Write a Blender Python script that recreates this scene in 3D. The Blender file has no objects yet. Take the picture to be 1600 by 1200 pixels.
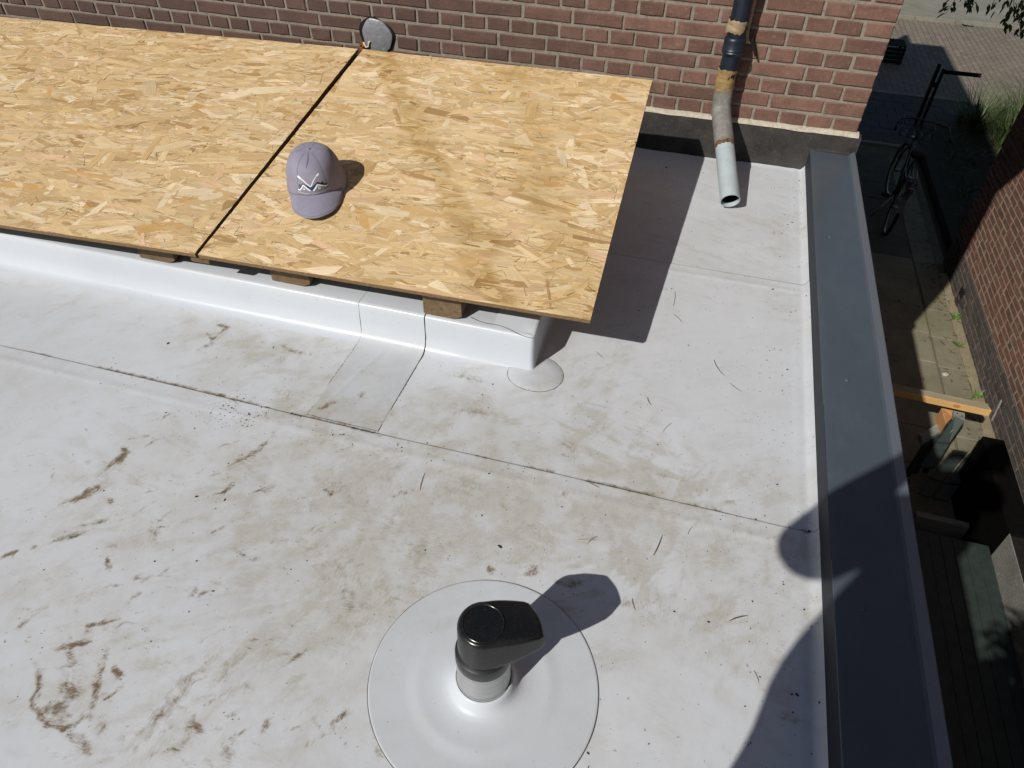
import bpy, bmesh, math, random
import numpy as np
from mathutils import Vector, Matrix, Euler

# ---------------------------------------------------------------- camera, sky, sun, exposure
S = bpy.context.scene
COL = S.collection
CAM_POS = np.array([-0.61702, -3.23599, 1.40994])
YAW, PITCH, ROLL, FPX = -0.263814, -0.741957, 0.0246292, 1111.84
SUN_A, SUN_B = 0.575, 1.10          # horizontal run of a shadow in x and y per metre of height

def _basis():
    f = np.array([math.sin(YAW)*math.cos(PITCH), math.cos(YAW)*math.cos(PITCH), math.sin(PITCH)])
    rt = np.array([math.cos(YAW), -math.sin(YAW), 0.0]); up = np.cross(rt, f)
    c, s = math.cos(ROLL), math.sin(ROLL)
    return c*rt+s*up, -s*rt+c*up, f
RT, UP, FW = _basis()

def at(px, py, axis=2, val=0.0):
    """the point where the sight line through a photo pixel meets a plane of the scene"""
    d = (px-800)/FPX*RT-(py-600)/FPX*UP+FW
    t = (val-CAM_POS[axis])/d[axis]
    return CAM_POS+t*d

cam = bpy.data.cameras.new('camera'); camo = bpy.data.objects.new('camera', cam); COL.objects.link(camo)
M = Matrix(((RT[0], UP[0], -FW[0], CAM_POS[0]), (RT[1], UP[1], -FW[1], CAM_POS[1]), (RT[2], UP[2], -FW[2], CAM_POS[2]), (0, 0, 0, 1)))
camo.matrix_world = M
cam.sensor_width = 36; cam.lens = FPX*36/1600; cam.clip_start = 0.02; cam.clip_end = 500
S.camera = camo

sun_dir = Vector((-SUN_A, -SUN_B, 1)).normalized()
elev = math.asin(sun_dir.z)
world = bpy.data.worlds.new('World'); S.world = world; world.use_nodes = True
wn = world.node_tree.nodes; wl = world.node_tree.links
sky = wn.new('ShaderNodeTexSky'); sky.sky_type = 'NISHITA'; sky.sun_disc = False
sky.sun_elevation = elev; sky.sun_rotation = math.atan2(sun_dir.x, sun_dir.y)
sky.air_density = 1.0; sky.dust_density = 0.6; sky.ozone_density = 1.2
wl.new(sky.outputs[0], wn['Background'].inputs[0]); wn['Background'].inputs[1].default_value = 0.05
sl = bpy.data.lights.new('sun', 'SUN'); sl.energy = 3.9; sl.angle = math.radians(0.53); sl.color = (1.0, 0.955, 0.88)
so = bpy.data.objects.new('sun', sl); COL.objects.link(so)
so.rotation_euler = sun_dir.to_track_quat('Z', 'Y').to_euler(); so.location = (-4, -7, 8)
S.view_settings.view_transform = 'Standard'; S.view_settings.look = 'None'
S.view_settings.exposure = 0.05; S.view_settings.gamma = 1; S.view_settings.use_curve_mapping = False

R = random.Random(7)
NR = np.random.RandomState(11)

# ---------------------------------------------------------------- material helpers
class NT:
    def __init__(s, name, rough=0.6, spec=0.4, metal=0.0):
        s.m = bpy.data.materials.new(name); s.m.use_nodes = True
        s.t = s.m.node_tree; s.b = s.t.nodes['Principled BSDF']
        s.b.inputs['Roughness'].default_value = rough
        s.b.inputs['Specular IOR Level'].default_value = spec
        s.b.inputs['Metallic'].default_value = metal
    def n(s, typ, **kw):
        x = s.t.nodes.new('ShaderNode'+typ)
        for k, v in kw.items(): setattr(x, k, v)
        return x
    def l(s, a, b): s.t.links.new(a, b)
    def coord(s, kind='Object'):
        return s.n('TexCoord').outputs[kind]
    def mapping(s, src, scale=(1, 1, 1), rot=(0, 0, 0), loc=(0, 0, 0)):
        m = s.n('Mapping'); m.inputs['Scale'].default_value = scale; m.inputs['Rotation'].default_value = rot
        m.inputs['Location'].default_value = loc
        s.l(src, m.inputs['Vector']); return m.outputs[0]
    def noise(s, src, scale=5, detail=4, rough=0.6, dist=0.0):
        n = s.n('TexNoise'); n.inputs['Scale'].default_value = scale; n.inputs['Detail'].default_value = detail
        n.inputs['Roughness'].default_value = rough; n.inputs['Distortion'].default_value = dist
        s.l(src, n.inputs['Vector']); return n.outputs['Fac']
    def ramp(s, src, stops):
        r = s.n('ValToRGB'); e = r.color_ramp.elements
        while len(e) < len(stops): e.new(0.5)
        for i, (p, c) in enumerate(stops):
            e[i].position = p
            c = (c, c, c) if not hasattr(c, '__len__') else c
            e[i].color = (*c, 1)
        s.l(src, r.inputs[0]); return r.outputs[0]
    def mix(s, fac, a, b, mode='MIX'):
        m = s.n('Mix', data_type='RGBA', blend_type=mode)
        for k, v in ((0, fac), (6, a), (7, b)):
            if hasattr(v, 'is_linked'): s.l(v, m.inputs[k])
            elif k == 0: m.inputs[0].default_value = v
            else: m.inputs[k].default_value = (*v, 1)
        return m.outputs[2]
    def math(s, op, a, b=None, clamp=False):
        m = s.n('Math', operation=op); m.use_clamp = clamp
        for i, v in enumerate((a, b)):
            if v is None: continue
            if hasattr(v, 'is_linked'): s.l(v, m.inputs[i])
            else: m.inputs[i].default_value = v
        return m.outputs[0]
    def color(s, c):
        if hasattr(c, 'is_linked'): s.l(c, s.b.inputs['Base Color'])
        else: s.b.inputs['Base Color'].default_value = (*c, 1)
    def roughness(s, r): s.l(r, s.b.inputs['Roughness'])
    def bump(s, h, strength=0.2, dist=0.002):
        b = s.n('Bump'); b.inputs['Strength'].default_value = strength; b.inputs['Distance'].default_value = dist
        s.l(h, b.inputs['Height']); s.l(b.outputs[0], s.b.inputs['Normal'])

def simple(name, c, rough=0.6, spec=0.4, metal=0.0, var=0.15, scale=20, bump=0.0, bscale=200, stretch=(1, 1, 1)):
    t = NT(name, rough, spec, metal)
    src = t.mapping(t.coord(), stretch)
    f = t.noise(src, scale, 5, 0.65)
    lo = tuple(max(0, x*(1-var)) for x in c); hi = tuple(min(1, x*(1+var)) for x in c)
    t.color(t.ramp(f, [(0.3, lo), (0.7, hi)]))
    if bump: t.bump(t.noise(src, bscale, 3, 0.6), bump, 0.002)
    return t.m

# ---------------------------------------------------------------- object helpers
def setp(o, label=None, cat=None, group=None, kind=None):
    if label: o['label'] = label
    if cat: o['category'] = cat
    if group: o['group'] = group
    if kind: o['kind'] = kind
    return o
def empty(name, loc=(0, 0, 0), label=None, cat=None, group=None, rot=(0, 0, 0)):
    o = bpy.data.objects.new(name, None); COL.objects.link(o); o.location = loc; o.rotation_euler = rot
    o.empty_display_size = 0.1
    return setp(o, label, cat, group)
def link(name, me, mat=None, parent=None):
    if mat is not None:
        for x in (mat if isinstance(mat, (list, tuple)) else [mat]): me.materials.append(x)
    o = bpy.data.objects.new(name, me); COL.objects.link(o)
    if parent: o.parent = parent
    return o
def obj(name, bm, mat, parent=None, smooth=False):
    bmesh.ops.recalc_face_normals(bm, faces=bm.faces[:])
    me = bpy.data.meshes.new(name); bm.to_mesh(me); bm.free()
    if smooth:
        for p in me.polygons: p.use_smooth = True
        if smooth != 'full':
            try: me.set_sharp_from_angle(angle=math.radians(smooth if smooth is not True else 40))
            except Exception: pass
    return link(name, me, mat, parent)
def box(bm, lo, hi, M=None, bevel=0.0):
    vs = [bm.verts.new((x, y, z)) for x in (lo[0], hi[0]) for y in (lo[1], hi[1]) for z in (lo[2], hi[2])]
    fs = [bm.faces.new([vs[i] for i in q]) for q in ((0, 1, 3, 2), (4, 6, 7, 5), (0, 4, 5, 1), (2, 3, 7, 6), (0, 2, 6, 4), (1, 5, 7, 3))]
    if bevel:
        es = list({e for f in fs for e in f.edges})
        r = bmesh.ops.bevel(bm, geom=es, offset=bevel, segments=2, affect='EDGES', profile=0.6)
        vs = list({v for v in r['verts']} | {v for v in vs if v.is_valid})
    if M is not None:
        for v in vs:
            if v.is_valid: v.co = M @ v.co
    return vs
def tube(bm, pts, rad, n=12, caps=True):
    pts = [Vector(p) for p in pts]
    rads = rad if hasattr(rad, '__len__') else [rad]*len(pts)
    rings = []; prev = None
    for i, p in enumerate(pts):
        if i == 0: d = pts[1]-p
        elif i == len(pts)-1: d = p-pts[i-1]
        else: d = (pts[i+1]-p).normalized()+(p-pts[i-1]).normalized()
        d.normalize()
        if prev is None:
            a = Vector((0, 0, 1)) if abs(d.z) < 0.9 else Vector((1, 0, 0))
            u = d.cross(a).normalized()
        else:
            u = (prev-d*prev.dot(d)).normalized()
        prev = u; w = d.cross(u)
        rings.append([bm.verts.new(p+(u*math.cos(2*math.pi*k/n)+w*math.sin(2*math.pi*k/n))*rads[i]) for k in range(n)])
    for a, b in zip(rings, rings[1:]):
        for k in range(n): bm.faces.new((a[k], a[(k+1) % n], b[(k+1) % n], b[k]))
    if caps:
        bm.faces.new(rings[0][::-1]); bm.faces.new(rings[-1])
    return rings
def lathe(bm, prof, n=64, c=(0, 0, 0), close=False):
    rings = []
    for r, z in prof:
        if r < 1e-6: rings.append([bm.verts.new((c[0], c[1], c[2]+z))])
        else: rings.append([bm.verts.new((c[0]+r*math.cos(2*math.pi*k/n), c[1]+r*math.sin(2*math.pi*k/n), c[2]+z)) for k in range(n)])
    for a, b in zip(rings, rings[1:]):
        for k in range(n):
            k2 = (k+1) % n
            if len(a) == 1: bm.faces.new((a[0], b[k2], b[k]))
            elif len(b) == 1: bm.faces.new((a[k], a[k2], b[0]))
            else: bm.faces.new((a[k], a[k2], b[k2], b[k]))
    return rings
def torus(bm, R0, r, n=40, m=8, M=None):
    vs = [[bm.verts.new(((R0+r*math.cos(2*math.pi*j/m))*math.cos(2*math.pi*i/n), (R0+r*math.cos(2*math.pi*j/m))*math.sin(2*math.pi*i/n), r*math.sin(2*math.pi*j/m))) for j in range(m)] for i in range(n)]
    for i in range(n):
        for j in range(m): bm.faces.new((vs[i][j], vs[(i+1) % n][j], vs[(i+1) % n][(j+1) % m], vs[i][(j+1) % m]))
    if M is not None:
        for a in vs:
            for v in a: v.co = M @ v.co
def prism(bm, poly, z0, z1):
    a = [bm.verts.new((x, y, z0)) for x, y in poly]; b = [bm.verts.new((x, y, z1)) for x, y in poly]
    n = len(poly); bm.faces.new(a[::-1]); bm.faces.new(b)
    for i in range(n): bm.faces.new((a[i], a[(i+1) % n], b[(i+1) % n], b[i]))

# numpy value noise
_T = NR.rand(512, 512).astype(np.float32)
def vn(x, y, seed=0):
    x = x+seed*17.31; y = y+seed*41.77
    xi = np.floor(x).astype(np.int64); yi = np.floor(y).astype(np.int64)
    fx = (x-xi); fy = (y-yi); fx = fx*fx*(3-2*fx); fy = fy*fy*(3-2*fy)
    a = _T[xi & 511, yi & 511]; b = _T[(xi+1) & 511, yi & 511]; c = _T[xi & 511, (yi+1) & 511]; d = _T[(xi+1) & 511, (yi+1) & 511]
    return (a*(1-fx)+b*fx)*(1-fy)+(c*(1-fx)+d*fx)*fy
def fbm(x, y, s, o=4, seed=0, g=0.55):
    r = 0; a = 1; t = 0
    for k in range(o):
        r = r+a*vn(x*s, y*s, seed+k); t += a; a *= g; s *= 2.03
    return r/t
def sst(a, b, x):
    t = np.clip((x-a)/(b-a), 0, 1); return t*t*(3-2*t)

# ---------------------------------------------------------------- materials
def mat_membrane(with_dirt=True, name='white_membrane', base=(0.635, 0.665, 0.715), gloss=0.38):
    t = NT(name, 0.42, 0.35)
    co = t.coord()
    f1 = t.noise(co, 2.2, 4, 0.6)
    c = t.mix(t.ramp(f1, [(0.35, 0.0), (0.7, 1.0)]), base, tuple(x*0.93 for x in base))
    fine = t.noise(co, 260, 3, 0.7)
    mid = t.noise(co, 40, 5, 0.7)
    if with_dirt:
        at_ = t.n('Attribute', attribute_name='dirt')
        sep = t.n('SeparateColor'); t.l(at_.outputs['Color'], sep.inputs[0])
        pos = t.n('NewGeometry').outputs['Position']
        w1 = t.noise(t.mapping(pos, (60, 420, 60), (0, 0, math.radians(-38))), 1.0, 4, 0.65)
        w2 = t.noise(t.mapping(pos, (380, 70, 70), (0, 0, math.radians(-20))), 1.0, 4, 0.65)
        sel = t.ramp(t.noise(pos, 7, 2, 0.5), [(0.46, 0.0), (0.54, 1.0)])
        wm = t.n('Mix', data_type='FLOAT'); t.l(sel, wm.inputs[0]); t.l(w1, wm.inputs[2]); t.l(w2, wm.inputs[3])
        wst = t.math('SUBTRACT', wm.outputs[0], 0.5)
        film = t.math('ADD', sep.outputs[0], t.math('MULTIPLY', t.math('MULTIPLY', wst, 1.6), sep.outputs[0]), True)
        film = t.math('MULTIPLY', film, t.ramp(mid, [(0.25, 0.7), (0.75, 1.1)]))
        c = t.mix(t.math('MULTIPLY', film, 0.9, True), c, (0.425, 0.405, 0.355))
        bx = t.math('ADD', t.math('MULTIPLY', sep.outputs[1], 0.85), t.math('MULTIPLY', wst, 1.2))
        bx = t.math('ADD', bx, t.math('MULTIPLY', t.math('SUBTRACT', mid, 0.5), 2.3))
        bk = t.ramp(bx, [(0.08, 0.0), (1.05, 1.0)])
        bk = t.math('MULTIPLY', bk, t.ramp(sep.outputs[1], [(0.02, 0.0), (0.5, 1.0)]))
        c = t.mix(t.math('MULTIPLY', bk, 1.25, True), c, t.mix(bk, (0.36, 0.32, 0.26), (0.165, 0.125, 0.085)))
        mk = t.math('MULTIPLY', sep.outputs[2], t.ramp(fine, [(0.3, 0.5), (0.6, 1.2)]))
        c = t.mix(t.math('MULTIPLY', mk, 1.0, True), c, (0.045, 0.035, 0.025))
        rr = t.math('ADD', t.math('MULTIPLY', sep.outputs[0], 0.3), t.math('MULTIPLY', sep.outputs[1], 0.4))
        t.roughness(t.math('ADD', rr, gloss, True))
    sp = t.ramp(t.noise(co, 95, 2, 0.5), [(0.24, 1.0), (0.27, 0.0)])
    c = t.mix(t.math('MULTIPLY', sp, 0.55), c, (0.20, 0.17, 0.13))
    t.color(c)
    t.bump(t.math('ADD', t.noise(co, 9, 4, 0.5), t.math('MULTIPLY', fine, 0.03)), 0.12, 0.01)
    return t.m
MEM = mat_membrane()
MEM2 = mat_membrane(True, 'white_membrane_cover', (0.545, 0.58, 0.63), 0.30)
GRIME = simple('seam_grime', (0.07, 0.06, 0.05), 0.9, 0.2, var=0.5, scale=60)

def mat_brick(name, lo, mid, hi, dark, left_dark=False):
    t = NT(name, 0.85, 0.25)
    oi = t.n('ObjectInfo')
    geo = t.n('NewGeometry')
    pos = geo.outputs['Position']
    at_ = t.n('Attribute', attribute_name='brick_random'); 
    rnd = t.math('ADD', oi.outputs['Random'], at_.outputs['Fac'])
    rnd = t.math('FRACT', rnd)
    c = t.ramp(rnd, [(0.0, lo), (0.35, mid), (0.75, hi), (0.93, mid), (1.0, dark)])
    n1 = t.noise(pos, 14, 6, 0.7)
    c = t.mix(t.ramp(n1, [(0.42, 0.0), (0.75, 0.75)]), c, tuple(x*0.55 for x in lo))
    n2 = t.noise(pos, 60, 4, 0.7)
    c = t.mix(t.ramp(n2, [(0.55, 0.0), (0.8, 0.5)]), c, (0.34, 0.27, 0.22))
    c = t.mix(t.math('MULTIPLY', t.ramp(t.noise(pos, 260, 2, 0.6), [(0.3, 1.0), (0.4, 0.0)]), 0.6), c, tuple(x*0.4 for x in lo))
    if left_dark:      # brick darker towards the far left of the wall, in patches
        sx = t.n('SeparateXYZ'); t.l(pos, sx.inputs[0])
        k = t.math('ADD', t.math('MULTIPLY', sx.outputs[0], -0.30), t.math('MULTIPLY', t.math('SUBTRACT', t.noise(pos, 1.3, 4, 0.6), 0.5), 1.2))
        c = t.mix(t.math('MULTIPLY', t.ramp(k, [(0.1, 0.0), (0.75, 1.0)]), 0.62), c, (0.075, 0.052, 0.045))
    t.color(c)
    t.bump(t.math('ADD', t.noise(pos, 90, 5, 0.7), t.math('MULTIPLY', t.noise(pos, 400, 2, 0.6), 0.3)), 0.5, 0.004)
    return t.m
BRICK = mat_brick('wall_brick', (0.146, 0.082, 0.062), (0.186, 0.101, 0.076), (0.228, 0.129, 0.098), (0.105, 0.070, 0.058), left_dark=True)
BRICK2 = mat_brick('neighbour_brick', (0.155, 0.095, 0.07), (0.205, 0.103, 0.073), (0.245, 0.135, 0.098), (0.088, 0.066, 0.055))
PLINTH = mat_brick('plinth_brick', (0.075, 0.066, 0.06), (0.10, 0.085, 0.075), (0.125, 0.10, 0.085), (0.06, 0.052, 0.05))
def mat_mortar(name, c):
    t = NT(name, 0.95, 0.15)
    pos = t.n('NewGeometry').outputs['Position']
    n = t.noise(pos, 55, 6, 0.75)
    cc = t.ramp(n, [(0.25, tuple(x*0.5 for x in c)), (0.5, c), (0.8, tuple(min(1, x*1.25) for x in c))])
    t.color(cc); t.bump(t.noise(pos, 220, 4, 0.7), 0.7, 0.004)
    return t.m
MORTAR = mat_mortar('mortar', (0.27, 0.235, 0.192))
MORTAR2 = mat_mortar('mortar_neighbour', (0.38, 0.32, 0.25))

def mat_osb(name, bands=True):
    t = NT(name, 0.62, 0.3)
    a = t.n('Attribute', attribute_name='strand')
    uv = t.n('UVMap', uv_map='grain')
    g = t.noise(t.mapping(uv.outputs[0], (18, 420, 1)), 1.0, 5, 0.7)
    c = t.mix(t.ramp(g, [(0.3, 0.0), (0.72, 1.0)]), t.mix(1.0, a.outputs['Color'], (0.80, 0.74, 0.64), 'MULTIPLY'), t.mix(1.0, a.outputs['Color'], (1.12, 1.13, 1.20), 'MULTIPLY'))
    oc = t.coord()
    # two dried damp bands that run down the board
    c = t.mix(0.75, c, t.mix(1.0, c, t.ramp(t.noise(t.mapping(uv.outputs[0], (9, 70, 1)), 1.0, 4, 0.7), [(0.25, (0.80, 0.77, 0.70)), (0.7, (1.15, 1.16, 1.20))]), 'MULTIPLY'))
    sep = t.n('SeparateXYZ'); t.l(oc, sep.inputs[0])
    wob = t.math('MULTIPLY', t.math('SUBTRACT', t.noise(t.mapping(oc, (3, 5, 1)), 1, 3, 0.6), 0.5), 0.30)
    for x0, sl_, w, kk in (((0.24, 0.66, 0.075, 0.75), (0.02, 0.42, 0.10, 0.45)) if bands else ()):
        u = t.math('ADD', t.math('ADD', sep.outputs[0], x0), t.math('ADD', t.math('MULTIPLY', sep.outputs[1], sl_), wob))
        m = t.ramp(t.math('DIVIDE', t.math('ABSOLUTE', u), w), [(0.55, 1.0), (1.0, 0.0)])
        m = t.math('MULTIPLY', m, t.math('MULTIPLY', t.ramp(t.noise(oc, 5, 3, 0.6), [(0.3, 0.3), (0.6, 1.0)]), kk))
        c = t.mix(m, c, t.mix(1.0, c, (0.70, 0.62, 0.42), 'MULTIPLY'))
    t.color(c)
    t.bump(g, 0.25, 0.001)
    return t.m
OSB = mat_osb('oriented_strand'); OSB_DRY = mat_osb('oriented_strand_dry', False)
OSB_EDGE = simple('board_edge', (0.20, 0.13, 0.065), 0.85, 0.2, var=0.45, scale=90, bump=0.4, stretch=(1, 1, 4))

def mat_wood(name, lo, hi, scale=(4, 60, 60), rough=0.75):
    t = NT(name, rough, 0.25)
    co = t.mapping(t.coord(), scale)
    n = t.noise(co, 1.0, 6, 0.65, 0.4)
    c = t.ramp(n, [(0.25, lo), (0.75, hi)])
    c = t.mix(t.ramp(t.noise(t.coord(), 6, 3, 0.5), [(0.4, 0.0), (0.8, 0.35)]), c, tuple(x*0.6 for x in lo))
    t.color(c); t.bump(n, 0.3, 0.002)
    return t.m
WOOD_NEW = mat_wood('new_timber', (0.50, 0.29, 0.10), (0.66, 0.42, 0.17), (3, 40, 40))
WOOD_GREYED = mat_wood('greyed_timber', (0.26, 0.22, 0.15), (0.38, 0.32, 0.22), (3, 40, 40))
WOOD_BROWN = mat_wood('brown_timber', (0.10, 0.065, 0.035), (0.21, 0.145, 0.085), (60, 4, 60))
WOOD_OLD = mat_wood('weathered_timber', (0.14, 0.14, 0.125), (0.30, 0.30, 0.27), (4, 60, 60))
WOOD_ORANGE = mat_wood('orange_timber', (0.36, 0.17, 0.07), (0.50, 0.26, 0.11), (20, 20, 4))
GREEN = simple('green_paint', (0.028, 0.041, 0.037), 0.55, 0.4, var=0.25, scale=12, bump=0.15, bscale=80)
TRIM = None
def mat_trim():
    t = NT('grey_blue_trim', 0.40, 0.5)
    co = t.coord()
    f = t.noise(co, 3, 4, 0.6)
    c = t.ramp(f, [(0.3, (0.058, 0.078, 0.100)), (0.7, (0.070, 0.092, 0.115))])
    c = t.mix(t.math('MULTIPLY', t.ramp(t.noise(co, 700, 2, 0.5), [(0.62, 0.0), (0.7, 1.0)]), 0.25), c, (0.22, 0.23, 0.27))
    c = t.mix(t.math('MULTIPLY', t.ramp(t.noise(t.mapping(co, (2.0, 1, 1)), 5, 6, 0.75), [(0.48, 0.0), (0.8, 1.0)]), 0.30), c, (0.14, 0.145, 0.15))
    c = t.mix(t.math('MULTIPLY', t.ramp(t.noise(co, 130, 3, 0.6), [(0.70, 0.0), (0.76, 1.0)]), 0.30), c, (0.20, 0.19, 0.18))
    t.color(c); t.bump(t.math('ADD', t.math('MULTIPLY', t.noise(co, 900, 2, 0.5), 0.35), t.math('MULTIPLY', t.noise(t.mapping(co, (2, 1, 1)), 4, 2, 0.5), 5.0)), 0.14, 0.0015)
    t.roughness(t.ramp(t.noise(co, 8, 4, 0.6), [(0.3, 0.34), (0.7, 0.46)]))
    return t.m
TRIM = mat_trim()
def mat_lead():
    t = NT('black_flashing', 0.75, 0.3)
    pos = t.coord()
    n = t.noise(pos, 12, 6, 0.7)
    c = t.ramp(n, [(0.3, (0.020, 0.018, 0.017)), (0.7, (0.050, 0.046, 0.043))])
    c = t.mix(t.ramp(t.noise(pos, 70, 5, 0.75), [(0.55, 0.0), (0.85, 0.7)]), c, (0.13, 0.12, 0.11))
    t.color(c); t.bump(t.noise(pos, 40, 5, 0.7), 0.5, 0.006)
    return t.m
LEAD = mat_lead()
WHITE_MORTAR = mat_mortar('pale_mortar', (0.50, 0.455, 0.375))
PLASTIC = simple('black_plastic', (0.0055, 0.0055, 0.0065), 0.2, 0.5, var=0.15, scale=30)
PLASTIC_GREY = simple('dark_grey_plastic', (0.022, 0.022, 0.024), 0.38, 0.5, var=0.15, scale=30)
def mat_alu():
    t = NT('brushed_aluminium', 0.40, 0.5, 0.8)
    co = t.mapping(t.coord(), (4, 4, 160))
    n = t.noise(co, 1.0, 4, 0.6)
    t.color(t.ramp(n, [(0.3, (0.40, 0.41, 0.41)), (0.7, (0.55, 0.555, 0.55))]))
    t.roughness(t.ramp(n, [(0.3, 0.42), (0.7, 0.55)]))
    return t.m
ALU = mat_alu()
PIPE_BLUE = simple('dark_blue_pipe', (0.010, 0.016, 0.026), 0.42, 0.45, var=0.3, scale=25)
def mat_pipe_grey():
    t = NT('weathered_grey_pipe', 0.55, 0.35)
    co = t.coord()
    n = t.noise(t.mapping(co, (1, 1, 0.5)), 22, 6, 0.75)
    c = t.ramp(n, [(0.3, (0.12, 0.112, 0.10)), (0.55, (0.22, 0.212, 0.195)), (0.75, (0.31, 0.30, 0.28))])
    c = t.mix(t.ramp(t.noise(co, 9, 4, 0.7), [(0.60, 0.0), (0.70, 0.6)]), c, (0.12, 0.085, 0.065))
    t.color(c); return t.m
PIPE_GREY = mat_pipe_grey()
def mat_pipe_pvc():
    t = NT('pale_blue_pvc', 0.35, 0.45)
    co = t.coord()
    c = t.ramp(t.noise(co, 14, 5, 0.7), [(0.3, (0.35, 0.41, 0.43)), (0.7, (0.43, 0.50, 0.52))])
    c = t.mix(t.ramp(t.noise(co, 26, 5, 0.75), [(0.58, 0.0), (0.7, 0.7)]), c, (0.20, 0.17, 0.13))
    t.color(c); return t.m
PIPE_PVC = mat_pipe_pvc()
RUST = simple('rust_ring', (0.15, 0.085, 0.05), 0.9, 0.2, var=0.6, scale=50, bump=0.6)
TAPE = simple('brown_tape', (0.30, 0.20, 0.085), 0.38, 0.5, var=0.35, scale=35, bump=0.7, bscale=60, stretch=(1, 1, 3))
TAPE2 = simple('beige_tape', (0.33, 0.25, 0.15), 0.55, 0.4, var=0.35, scale=35, bump=0.8, bscale=50, stretch=(1, 1, 3))
PLATE = None
def mat_plate():
    t = NT('grey_foil_plate', 0.36, 0.5, 0.0)
    co = t.coord()
    c = t.ramp(t.noise(co, 30, 4, 0.6), [(0.3, (0.19, 0.195, 0.21)), (0.7, (0.25, 0.255, 0.275))])
    c = t.mix(t.ramp(t.noise(co, 55, 3, 0.6, 1.5), [(0.66, 0.0), (0.70, 0.8)]), c, (0.60, 0.61, 0.63))
    t.color(c); t.bump(t.noise(co, 28, 3, 0.5, 0.8), 0.55, 0.006)
    return t.m
PLATE = mat_plate()
FOAM = simple('orange_foam', (0.22, 0.085, 0.025), 0.9, 0.2, var=0.7, scale=70, bump=0.9, bscale=60)
def mat_hood():
    t = NT('black_hood_plastic', 0.2, 0.5)
    co = t.coord()
    d_ = t.ramp(t.noise(co, 26, 6, 0.75), [(0.5, 0.0), (0.85, 1.0)])
    c = t.mix(t.math('MULTIPLY', d_, 0.25), (0.0085, 0.0085, 0.0095), (0.05, 0.047, 0.042))
    c = t.mix(t.math('MULTIPLY', t.ramp(t.noise(co, 320, 2, 0.5), [(0.70, 0.0), (0.74, 1.0)]), 0.3), c, (0.20, 0.18, 0.15))
    t.color(c); t.roughness(t.math('ADD', t.math('MULTIPLY', d_, 0.3), 0.24))
    t.bump(t.noise(co, 18, 2, 0.5), 0.05, 0.003)
    return t.m
HOOD = mat_hood()
BLACK = simple('matt_black', (0.012, 0.011, 0.010), 0.85, 0.25, var=0.4, scale=40)
CLOTH = None
def mat_cloth(name, c):
    t = NT(name, 0.9, 0.15)
    co = t.coord()
    f = t.noise(co, 16, 4, 0.6)
    cc = t.ramp(f, [(0.3, tuple(x*0.9 for x in c)), (0.7, tuple(x*1.08 for x in c))])
    w = t.n('TexWave'); w.inputs['Scale'].default_value = 320; w.inputs['Distortion'].default_value = 1.0
    t.l(t.mapping(co, (1, 1, 0.6), (0.3, 0.4, 0.7)), w.inputs['Vector'])
    t.color(cc); t.bump(t.math('ADD', t.math('MULTIPLY', w.outputs['Fac'], 0.5), t.noise(co, 30, 3, 0.5)), 0.25, 0.002)
    t.b.inputs['Sheen Weight'].default_value = 0.15
    return t.m
CLOTH = mat_cloth('lavender_cotton', (0.258, 0.245, 0.315))
CLOTH_DK = mat_cloth('dark_lavender_thread', (0.095, 0.088, 0.135))
PRINT_WHITE = simple('white_print', (0.78, 0.78, 0.80), 0.7, 0.2, var=0.05)
PRINT_BLUE = simple('blue_print', (0.015, 0.055, 0.12), 0.7, 0.2, var=0.1)
PRINT_NAVY = simple('navy_print', (0.012, 0.016, 0.045), 0.7, 0.2, var=0.1)

def mat_ground(name, c, scale=3, moss=None, rough=0.9):
    t = NT(name, rough, 0.2)
    pos = t.n('NewGeometry').outputs['Position']
    n = t.noise(pos, scale, 6, 0.7)
    cc = t.ramp(n, [(0.3, tuple(x*0.75 for x in c)), (0.7, tuple(x*1.15 for x in c))])
    cc = t.mix(t.ramp(t.noise(pos, 60, 4, 0.7), [(0.45, 0.0), (0.8, 0.6)]), cc, tuple(x*0.55 for x in c))
    if moss: cc = t.mix(t.ramp(t.noise(pos, 2.3, 5, 0.7), [(0.48, 0.0), (0.7, 0.7)]), cc, moss)
    t.color(cc); t.bump(t.noise(pos, 70, 4, 0.7), 0.5, 0.006)
    return t.m
SLAB = mat_ground('alley_slab', (0.235, 0.215, 0.15), 3, (0.155, 0.155, 0.085))
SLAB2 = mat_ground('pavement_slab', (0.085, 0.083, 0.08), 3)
SLAB_SHADE = mat_ground('shade_toned_slab', (0.115, 0.105, 0.08), 3, (0.06, 0.062, 0.035))  # darkened copy of the alley slab, its shade put into the colour
SOIL = mat_ground('sandy_joint', (0.16, 0.14, 0.09), 9, (0.06, 0.07, 0.03))
ROADGREY = mat_ground('grey_paving', (0.26, 0.25, 0.205), 2, (0.19, 0.19, 0.14))
KERB = mat_ground('kerb_stone', (0.24, 0.23, 0.19), 4)
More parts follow.
